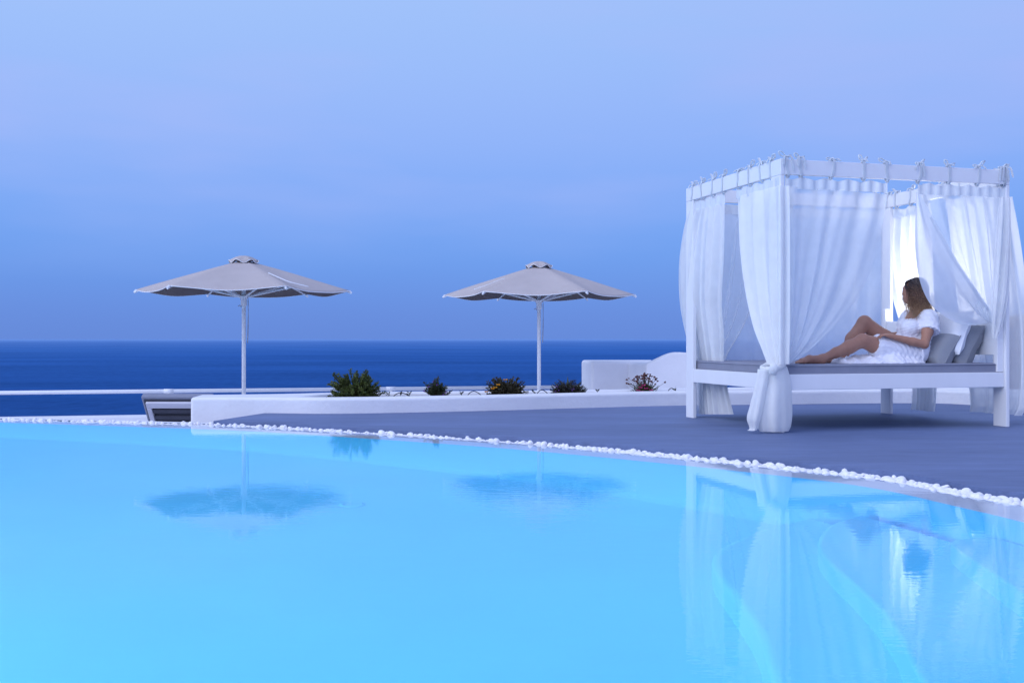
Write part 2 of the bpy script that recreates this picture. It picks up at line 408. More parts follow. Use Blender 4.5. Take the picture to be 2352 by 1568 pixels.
dk = e0[i0:] + [(2.72, NEAR-.4), (2.72, -8), (16, -8), (16, 12.6), (5.5, 12.6), (3.2, 12.5), (1.85, 12.1), (-.3, 11.5), (-1.6, 11.15), (-2.42, 10.75)]
deck = prism(ccw(dk), -.30, 0.0).build('deck', M['deck']); tag(deck, kind='structure')
nd = prism(ccw([(-12, -8), (2.72, -8), (2.72, NEAR-.4), (-12, NEAR-.4)]), -.3, .004).build('pool_surround', M['curb']); tag(nd, kind='structure')
k = len(e1)
mb = MB(); o1 = offs(e1, .0); o2 = offs(e1, .19)
mb.add([(x, y, -.058) for x, y in o1] + [(x, y, -.052) for x, y in o2], [(i, i+1, k+i+1, k+i) for i in range(k-1)])
o3 = offs(e1, .30)
mb.add([(x, y, -.030) for x, y in o2] + [(x, y, -.030) for x, y in o3] + [(x, y, -.7) for x, y in o3], [(i, i+1, k+i+1, k+i) for i in range(i0+3)] + [(k+i, k+i+1, 2*k+i+1, 2*k+i) for i in range(i0+3)])
st = mb.build('pebble_channel', M['curb']); tag(st, kind='structure')
ter = prism(ccw([(-18, 12.0)] + [p for p in offs(e1, .30) if p[0] < -2.3] + [(-2.0, 10.0), (-2.0, 10.9), (6, 11.5), (9, 11.5), (9, 19.0), (1.4, 17.9), (-7.5, 15.9), (-18, 13.6)]), -1.6, -.65).build('terrace', M['curb']); tag(ter, kind='structure')
# cliff under the terraces down to the sea
hl = prism(ccw([(-60, -60), (60, -60), (60, 12), (10, 18.6), (1.4, 17.6), (-7.5, 15.6), (-18, 13.3), (-60, 9)]), -125, -1.62).build('hillside', M['stone']); tag(hl, kind='structure')

# ------------------------------------------------------------------ bed frame of reference
FX, FY = 2.107, 8.364
CU, SU = .9642, .2652
BROT = math.atan2(SU, CU)
BU, BV = 2.136, 1.757
def bedpx(x, y, v=None, u=None):
    """photo row/column -> bed coordinates on the plane v = const or u = const"""
    dx, dz = (x-CX)/FPX, -(y-EY)/FPX
    if v is not None: t = (v - SU*FX + CU*FY)/(-SU*dx + CU)
    else: t = (u + CU*FX + SU*FY)/(CU*dx + SU)
    X, Y = t*dx-FX, t-FY
    return (CU*X+SU*Y, -SU*X+CU*Y, EYE+t*dz)
def bthing(name, label, cat, group=None): return empty(name, (FX, FY, 0), BROT, label, cat, group)
bed = bthing('canopy_bed', 'white wooden four poster daybed standing on the grey deck by the pool', 'bed')
T = .034
zt, zb = 2.15, 2.024
for (u, v) in [(0, 0), (0, BV-.155), (BU-T, 0), (BU-T, BV-.155)]:
    MB().box((u, v, 0), (u+T, v+.155, zb)).build('post', M['paint'], bed, bevel=.004)
MB().box((0, 0, zb+.001), (T, BV, zt)).build('top_beam', M['paint'], bed, bevel=.004)
MB().box((BU-T, 0, zb+.001), (BU, BV, zt)).build('top_beam', M['paint'], bed, bevel=.004)
MB().box((T+.001, .003, zb+.003), (BU-T-.001, T+.003, zt-.003)).build('top_beam', M['paint'], bed, bevel=.004)
MB().box((T+.001, BV-T-.003, zb+.003), (BU-T-.001, BV-.003, zt-.003)).build('top_beam', M['paint'], bed, bevel=.004)
MB().box((.002, .156, .333), (T-.002, BV-.156, .456)).build('side_rail', M['paint'], bed, bevel=.004)
MB().box((BU-T+.002, .156, .333), (BU-.002, BV-.156, .456)).build('side_rail', M['paint'], bed, bevel=.004)
MB().box((T+.001, .022, .333), (BU-T-.001, .022+T, .456)).build('side_rail', M['paint'], bed, bevel=.004)
MB().box((T+.001, BV-.022-T, .333), (BU-T-.001, BV-.022, .456)).build('side_rail', M['paint'], bed, bevel=.004)
mb = MB()
for i in range(9): mb.box((T+.02, .10+i*.18, .40), (BU-T-.02, .19+i*.18, .425))
mb.build('slat_base', M['paint'], bed)
MB().box((BU-T-.062, .03, .46), (BU-T-.001, .075, 1.02)).build('headboard_stile', M['paint'], bed, bevel=.003)
MB().box((BU-T-.060, BV-.16, .46), (BU-T-.001, BV-.11, 1.03)).build('headboard_stile', M['paint'], bed, bevel=.012, seg=3)
MB().box((BU-T-.045, .076, .60), (BU-T-.012, BV-.161, .905)).build('headboard', M['paint'], bed, bevel=.004)
# mattress: its own thing, lies in the frame
mt = bthing('mattress', 'long grey mattress lying in the white canopy bed frame', 'mattress')
def cushion_box(u0, u1, v0, v1, z0, z1, r=.03, nx=40, ny=30, sag=.0):
    mb = MB()
    us, vs_ = np.linspace(u0, u1, nx), np.linspace(v0, v1, ny)
    V = []
    bm = bmesh.new(); bmesh.ops.create_cube(bm, size=1)
    for q in bm.verts: q.co = ((q.co.x+.5)*(u1-u0)+u0, (q.co.y+.5)*(v1-v0)+v0, (q.co.z+.5)*(z1-z0)+z0)
    bmesh.ops.bevel(bm, geom=list(bm.edges), offset=r, segments=4, affect='EDGES', profile=.6)
    V = [tuple(q.co) for q in bm.verts]; bm.verts.index_update()
    F = [tuple(q.index for q in f.verts) for f in bm.faces]; bm.free()
    return mb.add(V, F)
cushion_box(.045, BU-.06, .05, BV-.05, .425, .533, .022).build('mattress_body', M['grey_fab'], mt, smooth=True)
mb = MB()
for z in (.447, .520): mb.tube([(.06, .0475, z), (BU-.075, .0475, z)], .003, 6); mb.tube([(.0425, .07, z), (.0425, BV-.07, z)], .003, 6)
mb.build('piping', M['grey_fab'], mt, smooth=True)

# ------------------------------------------------------------------ curtains
CUR = []
def cur_surface(rows, folds, nu, seed, harm=.45, nspan=10, warp=.10, fan=False, corner=None):
    """rows: (left point, right point, fold depth, fold direction). Smooth through the rows; returns grid of points"""
    rs = np.random.RandomState(seed)
    Lp = crom([r[0] for r in rows], nspan); Rp = crom([r[1] for r in rows], nspan)
    am = crom([[r[2]] for r in rows], nspan)[:, 0]; dr = crom([r[3] for r in rows], nspan)
    s = np.linspace(0, 1, nu)
    ph = rs.uniform(0, 6.28, 6)
    nv = len(Lp)
    tt = np.linspace(0, 1, nv)
    G = np.zeros((nv, nu, 3))
    for i in range(nv):
        t = tt[i]
        sw = s + warp*.25*np.sin(2*PI*s*1.5+ph[0]+t*1.2)*s*(1-s)*4
        f = np.sin(2*PI*folds*sw+ph[1]+.5*math.sin(t*3+ph[2])) + harm*np.sin(2*PI*folds*1.73*sw+ph[3]+t*1.5) + .3*np.sin(2*PI*folds*.41*sw+ph[4])
        S_ = s[:, None]
        if fan:
            # straight pleats running from the heading to the gather; only the two edges belly out
            z_ = np.clip((Rp[0][2]-Rp[i][2])/(Rp[0][2]-Rp[-1][2]), 0, 1); y_ = np.clip((Lp[0][2]-Lp[i][2])/(Lp[0][2]-Lp[-1][2]), 0, 1)
            sl = Lp[0]*(1-y_)+Lp[-1]*y_; sr = Rp[0]*(1-z_)+Rp[-1]*z_
            base = sl[None]*(1-S_)+sr[None]*S_ + (Lp[i]-sl)[None]*(1-S_)**2.2 + (Rp[i]-sr)[None]*S_**2.2
        else: base = Lp[i][None]*(1-S_)+Rp[i][None]*S_
        d_ = np.repeat(dr[i][None], nu, 0)
        if corner is not None:
            K = np.array((corner[0], corner[1]-t*.02, Lp[i][2]*.3+Rp[i][2]*.7))
            a_ = np.clip(S_/.72, 0, 1); b_ = np.clip((S_-.72)/.28, 0, 1)
            hard = np.where(S_ < .72, Lp[i][None]*(1-a_)+K[None]*a_, K[None]*(1-b_)+Rp[i][None]*b_)
            ker = np.ones(11)/11
            base = np.stack([np.convolve(np.pad(hard[:, q], 5, mode='edge'), ker, 'valid') for q in range(3)], 1)
            base[:5] = hard[:5]; base[-5:] = hard[-5:]
            bl = np.clip((S_-.60)/.2, 0, 1); d_ = np.array((1.0, 0, 0))[None]*(1-bl)+np.array((.1, 1.0, 0))[None]*bl
        G[i] = base + f[:, None]*am[i]*d_
    return G
def grid_mb(G, mb=None):
    mb = mb or MB(); nv, nu = G.shape[:2]
    return mb.add(G.reshape(-1, 3), [(i*nu+j, i*nu+j+1, (i+1)*nu+j+1, (i+1)*nu+j) for i in range(nv-1) for j in range(nu-1)])
def ribbon(mb, pts, w, side):
    """flat cloth ribbon along pts, lying along side vector"""
    P = crom(pts, 5); sd_ = np.array(side, float)
    V, F = [], []
    for i, p in enumerate(P):
        q = sd_*w/2*(1 if i < len(P)-2 else .75)
        tv = P[min(i+1, len(P)-1)]-P[max(i-1, 0)]; tv /= np.linalg.norm(tv)+1e-9
        nn = np.cross(tv, sd_); nn = nn/(np.linalg.norm(nn)+1e-9)*.0022
        V += [p-q-nn, p+q-nn, p+q+nn, p-q+nn]
    for i in range(len(P)-1):
        for k in range(4): F.append((4*i+k, 4*i+(k+1) % 4, 4*i+4+(k+1) % 4, 4*i+4+k))
    F += [(3, 2, 1, 0), tuple(4*(len(P)-1)+k for k in range(4))]
    mb.add(V, F)
def tie(parent, pos, axis, style=0, big=1.0):
    """fabric tie looped over the beam with a bow on top; axis 'u' or 'v' = beam direction, pos = place along it, base = (cross0, cross1)"""
    ax, along, c0, c1 = axis, pos, *( (0, T) )
    mb = MB(); e = .004
    a, b = parent['beam']
    def P(l, c, z):  # l along the beam, c across it
        return (l, c, z) if ax == 'u' else (c, l, z)
    side = (1, 0, 0) if ax == 'u' else (0, 1, 0)
    cc = (0, 1, 0) if ax == 'u' else (1, 0, 0)
    l = along; j = R.uniform(-.02, .02)
    mid = (a+b)/2
    ribbon(mb, [P(l, mid, zb-.022), P(l, a-e, zb+.004), P(l+j, a-e, (zt+zb)/2), P(l+j, a-e, zt+.004), P(l+j, mid, zt+.007)], .021, side)
    ribbon(mb, [P(l, mid, zb-.022), P(l, b+e, zb+.004), P(l+j, b+e, (zt+zb)/2), P(l+j, b+e, zt+.004), P(l+j, mid, zt+.007)], .021, side)
    # bow: loops and tails
    k = P(l+j, mid, zt+.012)
    def off(dl, dc, dz): return tuple(np.array(k)+np.array(P(dl, dc, 0))+np.array((0, 0, dz)))
    mb.tube([off(-.012, 0, 0), off(0, 0, .006), off(.012, 0, 0)], [.010, .016, .010], 8)
    for sgn in (-1, 1):
        h = R.uniform(.02, .05)*big if R.random() < .45 else R.uniform(-.004, .012); ln_ = R.uniform(.035, .065)*big*sgn
        ribbon(mb, [off(0, 0, 0), off(ln_*.5, -.006, h*.8+.01), off(ln_, 0, h+.012), off(ln_*.75, .008, h*.55), off(0, 0, .002)], .016, cc)
    for sgn in (-1, 1):
        ln_ = R.uniform(.02, .05)*sgn
        dn = R.uniform(.03, .10) if style else R.uniform(-.01, .01)
        c_out = (a-e-.004)-mid
        ribbon(mb, [off(0, 0, .004), off(ln_*.7, c_out*.9, .008), off(ln_, c_out-.004, -dn*.4-.006), off(ln_*1.2, c_out-.006, -dn-.012)], .018, side)
    return mb.build('tie', M['header'], parent)
def header(parent, A, B, n, axis, seed, h=.085, drop=(0, 0), mat='header'):
    """pleated heading tape between two points"""
    rs = np.random.RandomState(seed)
    s = np.linspace(0, 1, n*8+1)
    A, B = np.array(A), np.array(B)
    d = np.array((0, 1, 0)) if axis == 'u' else np.array((1, 0, 0))
    G = []
    for k, z in enumerate((0, .02, h*.5, h-.02, h)):
        f = np.clip(np.sin(2*PI*n*s+seed)*2.2, -1, 1)*.007
        wob = .010*np.sin(2*PI*s*n*.5+seed)*(1-k/4)
        G.append(A[None]*(1-s[:, None])+B[None]*s[:, None]+f[:, None]*d[None]+np.array((0, 0, 1))[None]*(wob-z)[:, None])
    return grid_mb(np.array(G)).build('heading_tape', M[mat], parent, smooth=True)
DV, DU = (0, 1, 0), (1, 0, 0)
zc = zb-.022
HB = .085
def hem(parent, line, w, d, mat='header'):
    P = crom(line, 6); V = []; F = []
    d = np.array(d, float)
    for p in P: V += [p, p+d*w]
    for i in range(len(P)-1): F.append((2*i, 2*i+1, 2*i+3, 2*i+2))
    return MB().add(V, F).build('hem', M[mat], parent, smooth=True)

# --- curtain at the far left post (left face of the bed, back half)
u0 = .017
c = bthing('bed_curtain', 'white curtain hanging down behind the left back post of the canopy bed', 'curtain'); c['beam'] = (0, T)
def lp(x, y): return bedpx(x, y, u=u0)
vt0 = lp(1583, 470)[1]; vt1 = lp(1664, 445)[1]
header(c, (u0, BV-.02, zc), (u0, vt1, zc), 7, 'v', 1)
for v in (vt1+.01, vt1+.22, vt1+.42, BV-.12): tie(c, v, 'v')
def row(pl, pr, a, d): return (pl, pr, a, d)
r = []
for (xl, yl, xr, yr, a) in [(1582, 486, 1664, 466, .012), (1573, 520, 1664, 520, .022), (1563, 600, 1663, 600, .028), (1558, 690, 1652, 690, .03), (1559, 770, 1640, 770, .028), (1566, 840, 1626, 838, .024), (1572, 900, 1634, 895, .022), (1575, 955, 1645, 952, .024)]:
    pl = list(lp(xl, yl)); pr = list(lp(xr, yr)); z = EYE
    pl[0] -= .0; r.append((pl, pr, a, DU))
for q in r[-3:]: q[0][0] += .14; q[1][0] += .16
r[-4][0][0] += .09; r[-4][1][0] += .10; r[-5][0][0] += .03; r[-5][1][0] += .03
for q in r: q[0][2] = max(q[0][2], .02); q[1][2] = max(q[1][2], .02)
grid_mb(cur_surface(r, 7, 130, 11)).build('drape', M['side_cloth'], c, smooth=True)

# --- gathered curtain of the left face at the front corner post, tied with a knot and falling to the floor
c = bthing('bed_curtain', 'cream curtain knotted round the front corner post and falling to the deck', 'curtain'); c['beam'] = (0, T)
u0 = -.004
va = lp(1690, 440)[1]
header(c, (u0, va, zc), (u0, .0, zc), 8, 'v', 2)
for v in (va-.02, va-.22, .32, .16): tie(c, v, 'v')
tie_b = None
r = []
for (xl, yl, a, uu, zr) in [(1692, 452, .010, 0, zc-HB+.012), (1690, 500, .018, -.01, 1.76), (1694, 570, .022, -.02, 1.50), (1707, 660, .024, -.03, 1.17), (1728, 745, .024, -.04, .88), (1750, 800, .02, -.055, .68), (1764, 838, .014, -.06, .54)]:
    pl = bedpx(xl, yl, u=u0+uu)
    r.append((pl, (.052, -.045, zr), a, DU))
grid_mb(cur_surface(r, 4.6, 170, 21, harm=.35, corner=(-.034, -.040))).build('drape', M['cream_cloth'], c, smooth=True)
# knot band, wrapped round the bunch
kn = bedpx(1786, 842, v=-.03)
mb = MB()
ring = []
for k in range(15):
    a = -PI*.15+2*PI*k/14
    ring.append((kn[0]+.088*math.cos(a)-.01, kn[1]+.055+.075*math.sin(a), kn[2]+.012*math.sin(a*1.0+.6)+.016*math.cos(a)))
mb.tube(ring, [.026+.004*math.sin(k*1.9) for k in range(15)], 10, flat=(1, .55))
mb.tube([(kn[0]-.075, kn[1]-.05, kn[2]+.03), (kn[0]-.06, kn[1]-.055, kn[2]+.0), (kn[0]-.07, kn[1]-.045, kn[2]-.06)], [.02, .034, .03], 10, flat=(1, .6))
mb.build('knot', M['cream_cloth'], c, smooth=True)
# tails: two falling panels with soft folds, as closed shells round the bunch
def tail(rows, name, seed, folds=5.0, nphi=72, depth=.6, fa=.16, hemwob=.0):
    rs = np.random.RandomState(seed); ph = rs.uniform(0, 6.28, 4)
    C = crom([q[0] for q in rows], 8); Wd = crom([[q[1]] for q in rows], 8)[:, 0]
    fi = np.linspace(0, 2*PI, nphi, endpoint=True); G = []
    for i in range(len(C)):
        t = i/(len(C)-1)
        f = 1+fa*(np.sin(folds*fi+ph[0]+t*.8)*.6+.35*np.sin((folds+3)*fi+ph[1]-t))*min(1, .35+t)
        x = C[i][0]+Wd[i]*np.cos(fi)*f; y = C[i][1]+Wd[i]*depth*np.sin(fi)*f
        z = C[i][2]+0*fi + (hemwob*np.sin(fi*2+ph[2]) if i == len(C)-1 else 0)
        G.append(np.stack([x, y, z], 1))
    return grid_mb(np.array(G)).build(name, M['cream_cloth'], c, smooth=True)
def tr_(x0, x1, y, v=-.03):
    a, b_ = bedpx(x0, y, v=v), bedpx(x1, y, v=v)
    return ([(a[0]+b_[0])/2, v+.06, a[2]], abs(b_[0]-a[0])/2)
tail([tr_(1768, 1814, 842), tr_(1763, 1818, 860), tr_(1757, 1821, 885), tr_(1750, 1822, 920), tr_(1748, 1822, 955), tr_(1752, 1820, 980), tr_(1757, 1816, 992)], 'tail', 3, 5, depth=.62)
tail([tr_(1750, 1776, 848, -.05), tr_(1748, 1775, 868, -.055), tr_(1741, 1768, 900, -.06), tr_(1733, 1762, 935, -.06), tr_(1727, 1756, 962, -.06), tr_(1732, 1750, 984, -.055), tr_(1727, 1746, 990, -.055)], 'tail', 8, 3, depth=.7, fa=.2)

# --- sheer curtain across the front, swept to the same post
c = bthing('bed_curtain', 'sheer white curtain swept across the front of the bed to the knotted corner', 'curtain'); c['beam'] = (.003, T+.003)
v0 = .018
def fp(x, y, v=v0): return bedpx(x, y, v=v)
ul, ur = .045, fp(2038, 436)[0]
header(c, (ul, v0-.004, zc), (ur, v0-.004, zc), 9, 'u', 3)
for u, stl in ((.06, 1), (.155, 1), (.375, 0), (.62, 0), (.80, 0)):
    tie(c, u*ur/.80, 'u', stl)
r = []
for (xl, yl, xr, yr, a) in [(1806, 428, 2038, 446, .010), (1808, 500, 2030, 500, .013), (1810, 570, 2017, 560, .016), (1811, 650, 1999, 622, .016), (1811, 720, 1972, 680, .014), (1810, 775, 1938, 726, .012), (1808, 808, 1893, 775, .014), (1806, 826, 1848, 814, .01), (1802, 838, 1812, 836, .006)]:
    r.append((fp(xl, yl), fp(xr, yr), a, DV))
grid_mb(cur_surface(r, 3.7, 170, 33, harm=.55, fan=True)).build('drape', M['sheer'], c, smooth=True)
hem(c, [fp(x, y, v0-.004) for x, y in [(2038, 446), (2030, 500), (2017, 560), (1999, 622), (1972, 680), (1938, 726), (1893, 775), (1848, 814)]], .022, (-1, 0, .2), 'sheer')

# --- front curtain on the right, swept over the headboard
c = bthing('bed_curtain', 'white curtain swept back to the right front post behind the seated woman', 'curtain'); c['beam'] = (.003, T+.003)
ua, ub = fp(2106, 432)[0], BU-.03
header(c, (ua, v0-.004, zc), (ub, v0-.004, zc), 9, 'u', 4)
for u, stl in ((ua+.01, 1), (ua+.30, 0), (ua+.58, 0), (ua+.86, 1), (BU-.05, 1)):
    tie(c, min(u, BU-.045), 'u', stl)
r = []
for (xl, yl, xr, yr, a) in [(2107, 444, 2318, 456, .010), (2118, 500, 2318, 510, .020), (2140, 560, 2316, 570, .026), (2170, 620, 2310, 630, .022), (2205, 675, 2302, 690, .018), (2240, 715, 2290, 728, .012), (2268, 738, 2284, 745, .008)]:
    r.append((fp(xl, yl, .03), fp(xr, yr, .012), a, DV))
grid_mb(cur_surface(r, 4.5, 150, 43, harm=.5, fan=True)).build('drape', M['sheer'], c, smooth=True)
# the flap folded back in front
r = []
for (xl, yl, xr, yr, a, v) in [(2105, 440, 2112, 446, .003, .0), (2103, 520, 2140, 497, .008, -.01), (2104, 580, 2166, 548, .012, -.015), (2112, 640, 2196, 600, .012, -.02), (2133, 692, 2228, 648, .012, -.01), (2166, 724, 2257, 690, .010, .02), (2205, 744, 2276, 716, .008, .05), (2240, 747, 2289, 738, .005, .06)]:
    r.append((fp(xl, yl, v), fp(xr, yr, v-.01), a, DV))
grid_mb(cur_surface(r, 1.7, 90, 52, harm=.3)).build('flap', M['flap'], c, smooth=True)
hem(c, [bedpx(x, y, v=v-.016) for x, y, v in [(2140, 497, -.01), (2166, 548, -.015), (2196, 600, -.02), (2228, 648, -.01), (2257, 690, .02), (2276, 716, .05), (2289, 738, .06)]], .026, (-.9, 0, -.35))
# gathered bunch down the right front post
r = []
for (xl, yl, xr, yr, a) in [(2296, 452, 2322, 455, .010), (2290, 520, 2324, 520, .02), (2284, 600, 2322, 600, .024), (2280, 670, 2318, 672, .02), (2278, 740, 2303, 745, .014), (2280, 775, 2288, 780, .006)]:
    r.append((fp(xl, yl, -.02), fp(xr, yr, -.03), a, (.3, .9, 0)))
grid_mb(cur_surface(r, 2.2, 60, 61)).build('bunch', M['side_cloth'], c, smooth=True)

# --- curtains on the head side (right face)
c = bthing('bed_curtain', 'white curtain at the right front post hanging outside the headboard to the deck', 'curtain'); c['beam'] = (BU-T, BU)
u1 = BU+.012
def rp_(x, y): return bedpx(x, y, u=u1)
header(c, (u1, .01, zc), (u1, .82, zc), 7, 'v', 5)
for v in (.10, .36, .60, .80): tie(c, v, 'v')
r = []
for (va_, vb_, z, a, du) in [(.0, .82, zc-HB+.01, .012, 0), (-.02, .80, 1.6, .026, .02), (-.05, .76, 1.2, .032, .04), (-.06, .72, .9, .034, .06), (-.05, .66, .5, .034, .07), (-.02, .60, .2, .034, .07), (.02, .60, .09, .034, .06)]:
    r.append(((u1+du*2.0, va_, z), (u1+du, vb_, z), a, DU))
grid_mb(cur_surface(r, 5, 120, 71)).build('drape', M['side_cloth'], c, smooth=True)
c = bthing('bed_curtain', 'brightly lit white curtain at the right back post behind the woman\'s head', 'curtain'); c['beam'] = (BU-T, BU)
header(c, (u1, 1.04, zc), (u1, BV-.02, zc), 6, 'v', 6)
for v in (1.08, 1.30, 1.52, BV-.10): tie(c, v, 'v')
r = []
for (va_, vb_, z, a) in [(1.04, BV-.03, zc-HB+.01, .012), (1.02, BV-.02, 1.6, .026), (1.0, BV-.10, 1.2, .03), (.98, BV-.24, .9, .03), (.96, BV-.42, .5, .028), (.98, BV-.46, .2, .028), (1.0, BV-.44, .06, .028)]:
    r.append(((u1+.02, va_, z), (u1+.02, vb_, z), a, DU))
grid_mb(cur_surface(r, 5, 110, 82)).build('drape', M['side_cloth'], c, smooth=True)
# --- back face
c = bthing('bed_curtain', 'thin sheer curtain along the back of the bed gathered at the left back post', 'curtain'); c['beam'] = (BV-T-.003, BV-.003)
vb = BV-.02
header(c, (.04, vb, zc), (.92, vb, zc), 8, 'u', 7)
for u in (.12, .36, .62, .88): tie(c, u, 'u')
r = []
for (ua_, ub_, z, a) in [(.04, .92, zc-HB+.01, .01), (.04, .86, 1.6, .02), (.05, .76, 1.2, .026), (.06, .60, .85, .03), (.07, .42, .58, .03), (.07, .30, .3, .03), (.06, .28, .03, .03)]:
    r.append(((ua_, vb, z), (ub_, vb, z), a, DV))
grid_mb(cur_surface(r, 6, 120, 91)).build('drape', M['back_sheer'], c, smooth=True)
c = bthing('bed_curtain', 'wide sheer curtain closing the back of the bed down to the mattress', 'curtain'); c['beam'] = (BV-T-.003, BV-.003)
vb = BV-.045
header(c, (.16, vb, zc), (BU-.05, vb, zc), 14, 'u', 8)
for u in (1.1, 1.34, 1.58, 1.82, 2.05): tie(c, u, 'u')
r = []
for (ua_, ub_, z, a) in [(.22, BU-.05, zc-HB+.01, .008), (.20, BU-.04, 1.6, .014), (.16, BU-.04, 1.2, .018), (.12, BU-.04, .9, .018), (.10, BU-.05, .62, .016), (.10, BU-.05, .47, .014)]:
    r.append(((ua_, vb, z), (ub_, vb, z), a, DV))
grid_mb(cur_surface(r, 7, 220, 95)).build('drape', M['back_sheet'], c, smooth=True)

# lamp burning on the house side, beyond the head of the bed (its glow is what lights the curtains there)
def bw(u, v, z): return (FX+CU*u-SU*v, FY+SU*u+CU*v, z)
lamp('bed_lamp', 'AREA', bw(2.85, 1.22, .50), bw(2.12, 1.02, 1.36), 30, (1.0, .97, .95), size=.3, spread=math.radians(96))

# ------------------------------------------------------------------ pillows
def pillow(name, label, c, w_, h_, t_, tilt, m, yaw=0.0, seed=0):
    """puffed square cushion; width along v, leaning back along +u"""
    e = bthing(name, label, 'pillow')
    n_ = 28; V, F = [], []
    rs = np.random.RandomState(seed); ph = rs.uniform(0, 6.28, 6)
    for side in (1, -1):
        for i in range(n_+1):
            for j in range(n_+1):
                a, b_ = i/n_*2-1, j/n_*2-1
                pinch = 1-.07*(a*a*b_*b_ < .0) - .055*(1-a*a)*(b_*b_) - .055*(1-b_*b_)*(a*a)
                puff = (max(0, (1-a**4))*max(0, (1-b_**4)))**.55
                wr_ = .012*math.sin(4*a+3*b_+ph[0])*math.sin(5*b_-2*a+ph[1])*puff
                V.append((side*(t_/2*puff+wr_*(side > 0)), a*w_/2*(1-.06*(1-abs(b_))**1.0*abs(a)), b_*h_/2*(1-.06*(1-abs(a))*abs(b_))))
        base = 0 if side == 1 else (n_+1)**2
        for i in range(n_):
            for j in range(n_):
                q = [base+i*(n_+1)+j, base+i*(n_+1)+j+1, base+(i+1)*(n_+1)+j+1, base+(i+1)*(n_+1)+j]
                F.append(tuple(q if side == -1 else reversed(q)))
    mat = Matrix.Translation(c) @ Matrix.Rotation(yaw, 4, 'Z') @ Matrix.Rotation(tilt, 4, 'Y')
    V = [mat @ Vector(p) for p in V]
    MB().add(V, F).build('cover', m, e, smooth=True)
    mb = MB(); loop = []
    for k in range(64):
        s_ = k/64*4; q = int(s_); f = s_-q
        a, b_ = [(-1+2*f, -1), (1, -1+2*f), (1-2*f, 1), (-1, 1-2*f)][q]
        loop.append(mat @ Vector((0, a*w_/2*(1-.06*(1-abs(b_))*abs(a)), b_*h_/2*(1-.06*(1-abs(a))*abs(b_)))))
    mb.tube(loop+[loop[0]], .004, 6, cap=False); mb.build('piping', m, e, smooth=True)
    return e
def zp(a, b_, v): return bedpx((2950+a/3.136)/1.6327, (1000+b_/3.136)/1.6327, v=v)
p = zp(1950, 945, .40); pillow('pillow', 'slate grey square pillow leaning on the headboard, rightmost of the pillows', (p[0], .40, p[2]), .48, .44, .25, math.radians(34), M['pillow_grey'], .12, 1)
p = zp(1895, 775, .34); pillow('pillow', 'white satin pillow wedged between the two grey pillows behind the woman', (p[0], .34, p[2]), .44, .40, .17, math.radians(24), M['pillow_white'], .08, 2)
p = zp(1725, 1000, .33); pillow('pillow', "slate grey pillow directly behind the woman's back and elbow", (p[0], .33, p[2]), .42, .34, .23, math.radians(36), M['pillow_grey'], .1, 3)

